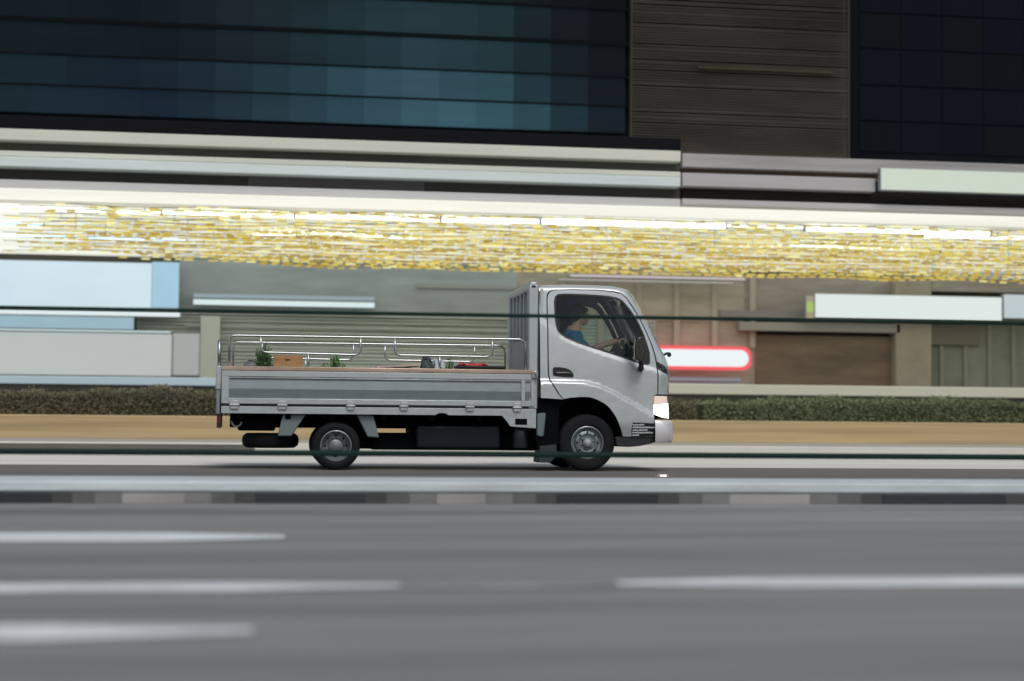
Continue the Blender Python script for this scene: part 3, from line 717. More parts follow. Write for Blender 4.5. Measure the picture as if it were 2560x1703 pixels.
ey.build('eyes', mat('dark eye', (.02, .015, .012), .2), driver, smooth=True)
# blue blob behind the seat
bb = MB(); p0 = P(1425, 752, YN+.8)
bb.ball(p0, .06, sc=(1.0, .6, .75)).ball(p0+Vector((.055, .02, -.01)), .035, sc=(.6, .6, 1.2)).ball(p0+Vector((0, 0, -.05)), .04, sc=(.9, .5, .8))  # three rounded blue lumps
tag(bb.build('blue_lump', mat('blue blob', (.02, .10, .45), .8, bump=.6, bs=25), None, smooth=True), 'small bright blue blob shape under the cab roof behind the driver', 'cloth')

# ------------------------------------------------------------------ cargo
def leafy(name, label, pa, w, h, n, col, seed, y):
    rng = random.Random(seed); base = Vector((pa[0], y, z_bed)); t = thing(name, label, 'greens', base)
    lm = mat(name+' leaf '+str(seed), col, .6, var=.5, vs=(30, 30, 30)); b = MB(); s_ = MB()
    for k in range(int(n/9)):
        a = rng.uniform(0, 2*math.pi); sp = rng.uniform(0, 1)**.6
        tip = base+Vector((math.cos(a)*sp*w/2, math.sin(a)*sp*.22, h*(1.0-.5*sp*sp)*rng.uniform(.4, 1.12)))
        mid = base.lerp(tip, .55)+Vector((0, 0, .03)); path = catmull([base+Vector((rng.uniform(-.04, .04), rng.uniform(-.04, .04), 0)), mid, tip], 4)
        s_.tube(path, .003, 4)
        for j in range(9):
            u_ = rng.uniform(.45, 1.02); p = path[min(len(path)-1, int(u_*(len(path)-1)))]+Vector([rng.gauss(0, .012) for _ in range(3)])
            d = Vector((rng.gauss(0, 1), rng.gauss(0, 1), rng.gauss(.3, .8))).normalized(); e = d.cross(Vector((rng.gauss(0, 1), rng.gauss(0, 1), rng.gauss(0, 1)))).normalized()
            L = rng.uniform(.022, .045); ww = L*.28
            b.add([p, p+d*L*.5+e*ww, p+d*L, p+d*L*.5-e*ww], [(0, 1, 2, 3)])
    b.build('leaves', lm, t); s_.build('stems', mat('green stem', (.06, .10, .03), .7), t)
    return t
yl_ = YN+.32
def bx_(px): return P(px, 900, yl_).x
zt_ = lambda py: P(900, py, yl_).z
leafy('leafy_bunch', 'dark green leafy bunch standing at the rear of the truck bed beside the brown box', (bx_(662),), .34, zt_(872)-z_bed, 2600, (.06, .15, .05), 1, yl_)
leafy('leafy_bunch', 'bright green leafy heap amid the truck bed, right of the brown box', (bx_(836),), .44, zt_(898)-z_bed, 2400, (.13, .32, .08), 2, yl_)
leafy('leafy_bunch', 'small dark green sprig between the pale sack and the red cloth', (bx_(1125),), .15, zt_(896)-z_bed, 900, (.07, .15, .045), 3, yl_)
# netted grey bag by the leaves
def sack(name, label, cat, px, w, top, m, y, d=.16, seed=1):
    rng = random.Random(seed); b = MB(); zt2 = zt_(top); h = zt2-z_bed; c = Vector((bx_(px), y, z_bed+h/2)); nu, nv = 22, 12; v = []
    ph = [rng.uniform(0, 6) for _ in range(6)]
    for j in range(nv+1):
        t_ = math.pi*j/nv
        for i in range(nu):
            a = 2*math.pi*i/nu; r = 1+.08*math.sin(3*a+ph[0]+2*t_)+.06*math.sin(5*a+ph[1]-3*t_)+.05*math.sin(4*t_+ph[2])
            sx = math.copysign(abs(math.cos(a))**.75, math.cos(a)); sz = math.copysign(abs(math.cos(t_))**.8, math.cos(t_))
            v.append(c+Vector((w/2*r*math.sin(t_)**.7*sx, d*r*math.sin(t_)**.7*math.sin(a), h/2*sz*(1+.05*math.sin(2*a+ph[3])))))
    b.add(v, [(j*nu+i, (j+1)*nu+i, (j+1)*nu+(i+1) % nu, j*nu+(i+1) % nu) for j in range(nv) for i in range(nu)])
    return tag(b.build(name, m, None, smooth=True, weld=True), label, cat)
sack('net_bag', 'small grey net bag at the tail end of the truck bed left of the leaves', 'bag', 628, .2, 903, mat('grey net', (.17, .19, .18), .8, var=.6, vs=(60, 60, 60)), yl_+.05, seed=5)
sack('mesh_sack', 'dark grey mesh sack on the truck bed beside the pale grey sack', 'sack', 1066, .16, 890, mat('grey mesh', (.07, .09, .085), .8, var=.8, vs=(45, 45, 45)), yl_, seed=2)
sack('cloth_sack', 'pale grey plastic sack bulging above the side gate left of the small sprig', 'sack', 1098, .22, 893, mat('pale sack', (.38, .45, .45), .6, bump=.8, bs=14), yl_+.2, seed=3)
# brown box with flaps
xa, xb = bx_(683), bx_(757)
ct = thing('cardboard_box', 'brown cardboard box with rounded worn edges on the truck bed beside the dark leaves', 'box', ((xa+xb)/2, yl_, z_bed))
MB().box(xa, xb, yl_-.12, yl_+.12, z_bed+.001, zt_(893)).build('box_body', mat('box brown', (.42, .24, .10), .8, var=.25, vs=(3, 3, 9)), ct, bevel=.012)
MB().box(xa+.004, xb-.01, yl_-.118, yl_+.118, zt_(893)+.001, zt_(893)+.006).box((xa+xb)/2-.004, (xa+xb)/2+.004, yl_-.1215, yl_-.1195, z_bed+.1, zt_(893)-.003).build('box_flaps', mat('flap brown', (.5, .31, .15), .8), ct)
MB().box((xa+xb)/2-.03, (xa+xb)/2+.02, yl_-.1225, yl_-.1205, zt_(905), zt_(901)).build('hand_hole', mat('hole dark', (.1, .05, .02), .9), ct)
# flat plank, red cloth, black tray
b = MB(); zz = zt_(914); x0_, x1_ = bx_(940), bx_(1050)
pl = MB().add([(x0_, yl_-.1, zz-.03), (x1_, yl_-.1, zz), (x1_, yl_+.25, zz), (x0_, yl_+.25, zz-.03), (x0_, yl_-.1, zz-.008), (x1_, yl_-.1, zz+.024), (x1_, yl_+.25, zz+.024), (x0_, yl_+.25, zz-.008)],
              [(0, 3, 2, 1), (4, 5, 6, 7), (0, 1, 5, 4), (1, 2, 6, 5), (2, 3, 7, 6), (3, 0, 4, 7)])
tag(pl.box(x0_+.1, x0_+.16, yl_, yl_+.1, z_bed, zz-.03).box(x1_-.16, x1_-.1, yl_, yl_+.1, z_bed, zz-.01).build('board', mat('pink board', (.55, .42, .37), .7, var=.1, vs=(6, 2, 2)), None, bevel=.004), 'flat pinkish board lying tilted across the middle of the truck bed', 'board')
xa, xb = bx_(1140), bx_(1258)
tr2 = thing('plastic_crate', 'black plastic crate under the red cloth at the front of the truck bed', 'crate', ((xa+xb)/2, yl_, z_bed))
zt3 = zt_(913); c3 = MB()
for ya, yb in ((yl_-.15, yl_-.135), (yl_+.135, yl_+.15)): c3.box(xa, xb, ya, yb, z_bed+.01, zt3)
for a_, b__ in ((xa, xa+.015), (xb-.015, xb)): c3.box(a_, b__, yl_-.135, yl_+.135, z_bed+.01, zt3)
c3.box(xa, xb, yl_-.15, yl_+.15, z_bed, z_bed+.012); c3.build('crate_walls', black_pl, tr2)
MB().box(xa-.01, xb+.01, yl_-.162, yl_-.1, zt3-.02, zt3+.006).box(xa-.01, xb+.01, yl_+.1, yl_+.162, zt3-.02, zt3+.006).build('crate_rim', black_pl, tr2, bevel=.005)
v = []; nx, ny = 20, 10; x0_, x1_ = bx_(1146), bx_(1218)
for j in range(ny+1):
    for i in range(nx+1):
        u_, w_ = i/nx, j/ny; hgt = zt_(905)-zt3
        z = zt3+.012+hgt*math.sin(math.pi*u_)**.6*(.8-.5*u_)*(math.sin(math.pi*w_)**.5)+.012*math.sin(9*u_+4*w_)+.008*math.sin(17*u_)
        v.append((x0_+(x1_-x0_)*u_, yl_-.14+.28*w_, z))
o = MB().add(v, [(j*(nx+1)+i, j*(nx+1)+i+1, (j+1)*(nx+1)+i+1, (j+1)*(nx+1)+i) for j in range(ny) for i in range(nx)]).build('red_cloth', mat('red cloth', (.55, .04, .05), .8), None, smooth=True)
md = o.modifiers.new('s', 'SOLIDIFY'); md.thickness = .012
tag(o, 'crumpled red cloth draped on the black crate at the front of the truck bed', 'cloth')

# ------------------------------------------------------------------ far kerb, planter, hedges
XL, XR = PX(-900, 40), PX(3500, 40)
YB = 25.6
struct(MB().box(XL-30, XR+30, YB, YB+.35, -.01, PZ(1112, YB)).build('far_kerb', concrete, bevel=.02))
zp = PZ(1112, YB)-.01
struct(MB().box(XL, PX(640, YB), YB-.03, YB+.002, -.005, PZ(1112, YB)*.82).build('dark_gutter', mat('gutter dark', (.10, .10, .085), .8, var=.25, vs=(.4, 1, 3))))
sheet('pavement', XL-30, XR+30, YB+.35, 90, zp, mat('paving', (.27, .26, .225), .8, var=.15, vs=(.3, 1.5, 1)))
YP = 30.5
def zY(py, Y, px=1280): return P(px, py, Y).z
zpl = zY(1047, YP)
planter = tag(MB().box(XL, XR, YP, YP+1.3, zp-.01, zpl).build('planter_wall', tan, bevel=.02), 'long low tan wall of a planter running behind the truck below the hedge', 'wall')
def hedge(xa, xb, ya, yb, z0, z1, n, col, label, seed):
    rng = random.Random(seed); t = thing('hedge', label, 'hedge', ((xa+xb)/2, (ya+yb)/2, z0), 'clipped hedges in the planter')
    lm = mat('hedge leaf %d' % seed, col, .7, spec=.2, var=.35, vs=(.6, 3, 4)); b = MB()
    L = xb-xa
    hx = lambda x: z1-.07+.06*math.sin(x*1.3+seed)*math.sin(x*.53)+.03*math.sin(x*5.3)+.02*math.sin(x*11)
    for k in range(n):
        x = rng.uniform(xa, xb); f = rng.random()
        if f < .62: y = ya+abs(rng.gauss(0, .07)); z = rng.uniform(z0, hx(x))
        else: y = rng.uniform(ya, yb); z = hx(x)+rng.gauss(0, .03)
        d = Vector((rng.gauss(0, 1), rng.gauss(-.5, 1), rng.gauss(.2, 1))).normalized(); e = d.cross(Vector((rng.gauss(0, 1), rng.gauss(0, 1), rng.gauss(0, 1)))).normalized()
        s = rng.uniform(.03, .06); p = Vector((x, y, z))
        b.add([p-d*s*.5, p+e*s*.32, p+d*s*.5, p-e*s*.32], [(0, 1, 2, 3)])
    b.build('foliage', lm, t)
    s_ = MB(); x = xa+.2
    while x < xb:
        zz = z0-.02; s_.tube([(x, (ya+yb)/2, zz), (x+rng.uniform(-.08, .08), (ya+yb)/2, z0+(z1-z0)*.5), (x+rng.uniform(-.15, .15), (ya+yb)/2+rng.uniform(-.15, .15), z1-.1)], .012, 5); x += .45
    s_.box(xa+.05, xb-.05, ya+.12, yb-.12, z0-.01, z1-.16)
    s_.build('branches', mat('hedge core', (.045, .05, .03), .9), t)
zh = zY(972, YP+.3)
hedge(PX(-300, YP), PX(690, YP), YP+.15, YP+1.1, zpl, zY(982, YP+.3), 16000, (.15, .14, .09), 'olive brown clipped hedge in the planter behind the tail of the truck', 1)
hedge(PX(700, YP), PX(1750, YP), YP+.15, YP+1.1, zpl, zY(990, YP+.3), 12000, (.16, .145, .09), 'brownish clipped hedge in the planter directly behind the truck cab and bed', 2)
hedge(PX(1765, YP), PX(2850, YP), YP+.15, YP+1.1, zpl, zY(985, YP+.3), 16000, (.16, .19, .105), 'green clipped hedge in the planter right of the truck', 3)
# pale ledge wall behind the hedges
YL = 33
lw = thing('ledge_wall', 'long pale coping on a low wall behind the hedge left of the truck', 'wall', (PX(0, YL), YL, zp))
MB().box(PX(-900, YL), PX(545, YL), YL, YL+.4, zY(962, YL, 300), zY(942, YL, 300)).build('coping', mat('pale blue coping', (.34, .42, .47), .6, emit=(.55, .7, .8), es=.30), lw, bevel=.02)  # faint emission is a painted glow, no lamp sits in this coping
MB().box(PX(-900, YL), PX(540, YL), YL+.05, YL+.35, zp-.01, zY(962, YL, 300)-.002).build('wall_base', mat('dark base', (.05, .05, .042), .8), lw)
lw = thing('ledge_wall', 'long cream coping on a low wall behind the green hedge right of the truck', 'wall', (PX(2100, YL), YL, zp))
MB().box(PX(1600, YL), PX(3500, YL), YL, YL+.4, zY(995, YL, 2560), zY(970, YL, 2560)).build('coping', mat('cream coping', (.52, .52, .43), .6, emit=(.6, .6, .5), es=.22), lw, bevel=.02)  # weak glow put into the coping material, not a lamp
MB().box(PX(1600, YL), PX(3500, YL), YL+.05, YL+.35, zp-.01, zY(995, YL, 2560)-.002).build('wall_base', mat('dark base r', (.05, .055, .04), .8), lw)

# ------------------------------------------------------------------ arcade: back wall, shop fronts, ceiling, fascias
YW = 40.0
def wz(py, px=1280): return zY(py, YW, px)
arc = thing('arcade_building', 'long grey shopping arcade front with ribbed walls under the lit ceiling', 'building', (PX(1280, YW), YW, zp))
def wall(px0, px1, y0, y1, m, Y=YW, d=.3, name='wall_panel', parent=arc, bevel=0, pxr=None):
    xr = pxr or (px0+px1)/2
    return MB().box(PX(px0, Y), PX(px1, Y), Y, Y+d, zY(y1, Y, xr), zY(y0, Y, xr)).build(name, m, parent, bevel=bevel)
g_a = mat('bluegrey wall', (.36, .42, .46), .7, var=.2, vs=(.4, 1, 2))
g_b = mat('brown grey wall', (.44, .41, .36), .7, var=.25, vs=(.6, 1, 2.5))
g_c = mat('dark brown wall', (.21, .155, .12), .8, var=.35, vs=(.4, 1, 2))
g_d = mat('dark green wall', (.22, .235, .20), .8, var=.25, vs=(.8, 1, .8))
g_e = mat('taupe column', (.38, .35, .29), .8, var=.15, vs=(1, 1, 1))
g_f = mat('pale grey panel', (.42, .43, .42), .7, var=.08, vs=(.3, 1, 1))
X_END = 3500
wall(-900, X_END, 560, 1110, mat('back wall', (.10, .095, .085), .8, var=.2, vs=(.4, 1, 2)), Y=YW+.3, d=.5)
wall(445, 1290, 650, 790, g_a, name='upper_wall')
# horizontal louvre wall behind the truck bed: every slat is real
lv = MB(); py = 786
while py < 930:
    z = wz(py, 860); lv.add([(PX(340, YW), YW-.02, z-.05), (PX(1640, YW), YW-.02, z-.05), (PX(1640, YW), YW+.1, z+.035), (PX(340, YW), YW+.1, z+.035)], [(0, 1, 2, 3)]); py += 9
lo = lv.build('louvre_slats', mat('louvre greygreen', (.68, .74, .72), .5, var=.2, vs=(.3, 1, 3)), arc); md = lo.modifiers.new('s', 'SOLIDIFY'); md.thickness = .012
wall(340, 1640, 786, 1080, mat('louvre backing', (.6, .66, .63), .8, var=.2, vs=(.3, 1, 2)), Y=YW+.12, d=.16, name='louvre_backing')
wall(1290, 1860, 650, 800, g_b, name='upper_wall'); wall(1640, 1890, 790, 1080, g_b, Y=YW+.05)
wall(1860, 2240, 690, 830, mat('warm grey wall', (.36, .33, .31), .8, var=.25, vs=(.5, 1, 3)), Y=YW+.02, name='upper_wall')
wall(1890, 2240, 840, 965, g_c); wall(1890, 2240, 965, 1085, g_b)
wall(2240, 2330, 660, 1085, g_e, Y=YW-.3, d=.5, name='column', bevel=.03)
wall(2330, X_END, 800, 1085, g_d)
wall(2330, X_END, 640, 740, g_b, name='upper_wall')
for px in range(1400, 1900, 95):                       # slender wall ribs
    wall(px, px+14, 690, 870, mat('rib', (.48, .45, .40), .7), Y=YW-.06, d=.07, name='wall_rib')
for px in range(2350, 2700, 60): wall(px, px+10, 800, 1080, mat('rib2', (.26, .265, .22), .7), Y=YW-.06, d=.07, name='wall_rib')
wall(500, 548, 790, 1080, mat('grey pillar2', (.6, .64, .62), .7), Y=YW-.4, d=.3, name='column')
for py, th, c0, c1 in ((788, 3, 460, 1290), (806, 2.5, 500, 1290), (820, 2.5, 460, 1280), (836, 3, 700, 1290), (848, 3, 500, 1280)):
    wall(c0, c1, py, py+th, mat('slat pale', (.62, .65, .62), .5), Y=YW-.08, d=.06, name='trim_strip')
wall(1040, 1290, 712, 722, mat('trim bluegrey', (.34, .37, .40), .5), Y=YW-.06, d=.06, name='trim_strip')
wall(1800, 2010, 776, 796, mat('trim lilac', (.30, .28, .29), .5), Y=YW-.1, d=.1, name='trim_strip')
wall(1850, 2250, 808, 829, mat('trim pale', (.36, .35, .34), .5), Y=YW-.3, d=.3, name='awning_edge')
wall(2250, 2450, 812, 862, mat('trim olive', (.17, .155, .12), .5), Y=YW-.12, d=.1, name='awning_edge')
# lit things on the arcade front: each a thing of its own
def em(name, c, s, rough=.4, var=0., vs=(1, 1, 1)): return mat(name, tuple(v*.2 for v in lin(c)), rough, spec=.2, emit=lin(c), es=s*1.0, var=var, vs=vs)
def litbox(name, label, cat, px0, px1, y0, y1, m, Y=YW, d=.14, frame=None, group=None, bevel=.01, pxr=None):
    xr = pxr or min(max((px0+px1)/2, 0), 2560); xa, xb, za, zb = PX(px0, Y), PX(px1, Y), zY(y1, Y, xr), zY(y0, Y, xr)
    t = thing(name, label, cat, ((xa+xb)/2, Y, za), group)
    MB().box(xa, xb, Y-d, Y-.0, za, zb).build('housing', frame or mat('sign housing', (.32, .34, .35), .5), t, bevel=bevel)
    MB().box(xa+.015, xb-.015, Y-d-.012, Y-d-.002, za+.015, zb-.015).build('lit_face', m, t)
    return t
litbox('shop_screen', 'huge pale blue lit shop front panel at the left edge above the white light line', 'lit panel', -400, 445, 655, 775, em('screen blue', (192, 212, 222), 1.05, var=.10, vs=(.25, 1, .8)), Y=YW-.3, pxr=220)
litbox('shop_screen', 'white lit band right under the huge pale blue panel at far left', 'lit panel', -400, 450, 775.5, 791, em('screen white', (215, 225, 228), 1.0), Y=YW-.3, pxr=220)
litbox('shop_screen', 'mid blue lit band at far left between two white light lines', 'lit panel', -400, 335, 791.5, 824.5, em('screen mid blue', (146, 174, 188), 1.0, var=.12, vs=(.4, 1, 1)), Y=YW-.3, pxr=220)
litbox('tube_lamp', 'thin white light line along the shop front at far left above the pale grey wall', 'lamp', -400, 428, 825, 831, em('line white', (205, 228, 232), 1.0), Y=YW-.35, pxr=220)
litbox('frosted_window', 'wide pale grey frosted shop window at lower left behind the tail of the truck', 'window', -400, 431, 831.5, 940, em('frosted grey', (176, 182, 180), 1.0, var=.06, vs=(.4, 1, .6)), Y=YW-.25, pxr=220)
litbox('frosted_window', 'narrow dimmer grey frosted window between the wide frosted window and the truck tail', 'window', 431.5, 500, 833, 940, em('frosted dim', (158, 163, 160), .95, var=.08, vs=(.4, 1, .6)), Y=YW-.2)
litbox('shop_screen', 'slim white and pale blue light box above the truck bed', 'sign', 480, 935, 752, 768, em('slim white', (205, 222, 224), 1.0), Y=YW-.2)
litbox('sign_board', 'blue grey board directly on top of the slim white light box over the truck bed', 'sign', 480, 935, 738, 751, em('slim blue', (150, 168, 178), .8), Y=YW-.2)
litbox('sign_board', 'long blank white lit sign with a green end at right above the green rail', 'sign', 2032, 2500, 739, 800, em('sign white', (212, 222, 220), 1.0), Y=YW-.5, pxr=2260)
wz_ = litbox('sign_board', 'small tan and lime end panel at the left end of the long blank white sign', 'sign', 2010, 2031, 740, 800, em('sign tan', (160, 150, 128), .9), Y=YW-.5, pxr=2020)
xa, xb = PX(2011.5, YW-.5), PX(2029.5, YW-.5)
MB().box(xa, xb, YW-.5-.155, YW-.5-.1525, zY(781, YW-.5, 2020), zY(756, YW-.5, 2020)).build('lime_patch', em('lime', (168, 190, 110), .9), wz_)
litbox('sign_board', 'pale blue grey lit panel at the right edge beside the long white sign', 'sign', 2503, 2800, 737, 798, em('sign pale', (185, 196, 200), .95), Y=YW-.5, pxr=2540)
litbox('sign_board', 'blue lit panel at the right edge just below the golden string lights', 'sign', 2445, 2800, 677, 700, em('sign blue', (140, 158, 205), .95), Y=YW-.5, pxr=2500)
litbox('sign_board', 'lavender lit strip low beside the truck nose under the red outlined sign', 'sign', 1560, 1860, 958, 982, em('lav', (160, 165, 195), .9), Y=YW-.3, pxr=1750)
litbox('sign_board', 'dim lavender strip just above the brighter one beside the truck nose', 'sign', 1560, 1850, 943, 955, em('lav dim', (140, 138, 150), .8), Y=YW-.3, pxr=1750)
for i, (a, b__, y0_) in enumerate(((1345, 1780, 680), (1420, 1860, 690), (1390, 1830, 702))):
    litbox('tube_lamp', ('topmost', 'middle', 'lowest')[i]+' of the three thin pinkish white light lines above the cab roof', 'lamp', a, b__, y0_, y0_+(5, 8, 5)[i], em('pinkish', (205, 196, 198), .85), Y=YW-.4, group='pinkish tube lamps above the cab', pxr=1600)
wb = litbox('shop_screen', 'bluer lit end strip at the right end of the huge pale blue panel', 'lit panel', 376, 446, 656, 774, em('screen deep', (156, 190, 212), 1.0, var=.12, vs=(1.5, 1, .8)), Y=YW-.33, pxr=420)
# pill sign with red outline
YS = YW-.6
pill = thing('pill_sign', 'white lit pill shaped sign with a red outline beside the truck nose', 'sign', (PX(1700, YS), YS, zY(925, YS, 1800)))
def pillp(px0, px1, y0, y1, e):
    xa, xb = PX(px0, YS)+e, PX(px1, YS)-e; za, zb = zY(y1, YS, 1760)+e, zY(y0, YS, 1760)-e; R = min((zb-za)/2, .22)*.98; pts = []
    for cx_, cz_, a0 in ((xb-R, zb-R, 90), (xb-R, za+R, 0), (xa+R, za+R, -90), (xa+R, zb-R, -180)):
        for k in range(9): a = math.radians(a0-90*k/8); pts.append((cx_+R*math.cos(a), cz_+R*math.sin(a)))
    return pts
MB().prism(pillp(1590, 1876, 866, 925, 0), YS-.1, YS+.02).build('red_outline', em('sign red', (238, 92, 98), 1.0), pill, bevel=.01)
MB().prism(pillp(1590, 1876, 866, 925, .085), YS-.125, YS-.1).build('white_face', em('sign pill white', (222, 230, 234), 1.05), pill)
# ceiling over the walkway
YFc = 30.0
zceil = zY(535, YFc)
arc2 = thing('canopy', 'long covered walkway canopy with white stepped fascia boards and a glowing cream ceiling', 'canopy', (PX(1280, YFc), YFc, zceil))
MB().box(XL, XR, YFc+.3, YW+.8, zceil+.02, zceil+.15).build('ceiling', mat('lit ceiling', (.62, .60, .52), .8, emit=lin((216, 218, 206)), es=1.1, var=.2, vs=(.16, .7, 1)), arc2)  # added emission stands in for tube and bulb light, and brightens the walls
def fascia(px0, px1, y0, y1, c, dY, name='fascia_board', es=0, pxr=1280, rough=.7, var=.1):
    Y = YFc+dY; key = '%s %s %s' % (name, c, es)
    m = mat(key, c, rough, spec=.12, emit=(c if es else None), es=es, var=var, vs=(.12, .5, 3))
    return MB().box(PX(px0, Y), PX(px1, Y), Y, Y+.5-dY*.3, zY(y1, Y, pxr), zY(y0, Y, pxr)).build(name, m, arc2, bevel=.015)
E0, E1 = -900, 3500
S = 1700
wh1, wh2, olv, drk = (.60, .61, .53), (.62, .69, .68), (.11, .12, .10), (.075, .073, .065)
fascia(E0, S, 331, 363, (.003, .0035, .006), .25, 'dark_beam')
fascia(E0, S, 363.5, 391, wh1, .0)
fascia(E0, S, 391.5, 416, olv, .3, 'recess_board')
fascia(E0, S, 416.5, 430, wh1, .02); fascia(E0, S, 430.3, 454, wh2, -.05)
fascia(E0, S, 454.5, 485, drk, .3, 'recess_board')
for a, b__ in ((612, 1056),): fascia(a, b__, 456, 484, (.13, .125, .13), .27, 'pale_insert'); fascia(a, b__, 393, 415, (.09, .09, .085), .27, 'pale_insert')
fascia(E0, S, 485.3, 505, (.52, .52, .525), .05)
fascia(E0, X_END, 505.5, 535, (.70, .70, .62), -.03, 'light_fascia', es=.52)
R0 = 2100
fascia(S+4, E1, 396, 430, (.36, .35, .34), .1, pxr=R0, var=.3)
fascia(S+4, E1, 431, 443, (.16, .12, .09), .3, 'recess_board', pxr=R0)
fascia(S+4, 2190, 444, 477, (.42, .41, .41), .05, pxr=R0)
fascia(S+4, E1, 478, 507, (.028, .025, .022), .3, 'recess_board', pxr=R0)
fascia(S+4, E1, 508, 522, (.46, .45, .45), .04, pxr=R0)
litbox('sign_board', 'pale green white light box on the canopy edge at the upper right', 'sign', 2195, 3200, 430, 486, em('pale green', (188, 200, 185), 1.0), Y=YFc-.05, pxr=2450)
# long tube lights under the ceiling
tubes = [(-300, 733, 514, 527, 0), (400, 1130, 527, 541, 500), (733, 1300, 538, 553, 1000), (1100, 1460, 545, 560, 1280), (1350, 1812, 551, 568, 1580), (2013, 2475, 570, 584, 2200), (1690, 2160, 563, 570, 1900), (2310, 2800, 588, 598, 2450), (-300, 100, 556, 566, 60), (-300, 460, 590, 597, 200), (625, 1040, 578, 594, 830), (1820, 2300, 612, 620, 2000)]
tl_lab = ['first long cool white tube from the left end of the ceiling', 'second tube overlapping the end of the first one', 'third tube over the gap between truck tail and cab', 'short tube above the middle of the truck bed front', 'bright tube above the truck cab roof', 'wide tube in the right half under the cream fascia', 'very thin tube between the cab and the right half tubes', 'last tube at the right edge of the ceiling', 'short bluish tube at the left edge below the first tube', 'thin bluish tube at left among the golden string lights', 'hazy tube deep under the ceiling above the truck bed', 'thin dim tube low at right among the golden string lights']
for i, (a, b__, y0_, y1_, xr) in enumerate(tubes):
    Yt_ = min(39, 15300/(1045-(y0_+(1280-xr)*.029-3)))-.05
    xa, xb = PX(a, Yt_), PX(b__, Yt_); za = zY(y1_, Yt_, max(0, xr)); zb = zY(y0_, Yt_, max(0, xr)); r = (zb-za)/2*.8
    t = thing('ceiling_tube_light', tl_lab[i], 'lamp', ((xa+xb)/2, Yt_, za), 'white tube lights under the canopy ceiling')
    bl = i in (8, 9)
    MB().tube([(xa, Yt_, (za+zb)/2), (xb, Yt_, (za+zb)/2)], r, 10).build('tube', em('tube blue' if bl else 'tube white', (170, 200, 225) if bl else (228, 235, 228), 2.6), t, smooth=40)
    hg = mat('hanger grey', (.3, .3, .28), .5); zm_ = (za+zb)/2
    for k in range(4): xx = xa+(xb-xa)*(k+.5)/4; MB().tube([(xx, Yt_, zm_+r*.8), (xx, Yt_, zceil+.03)], .012, 6).build('hanger', hg, t)
    for xe in (xa-.03, xb): MB().box(xe, xe+.03, Yt_-r*1.1, Yt_+r*1.1, zm_-r*1.1, zm_+r*1.1).build('end_cap', hg, t)
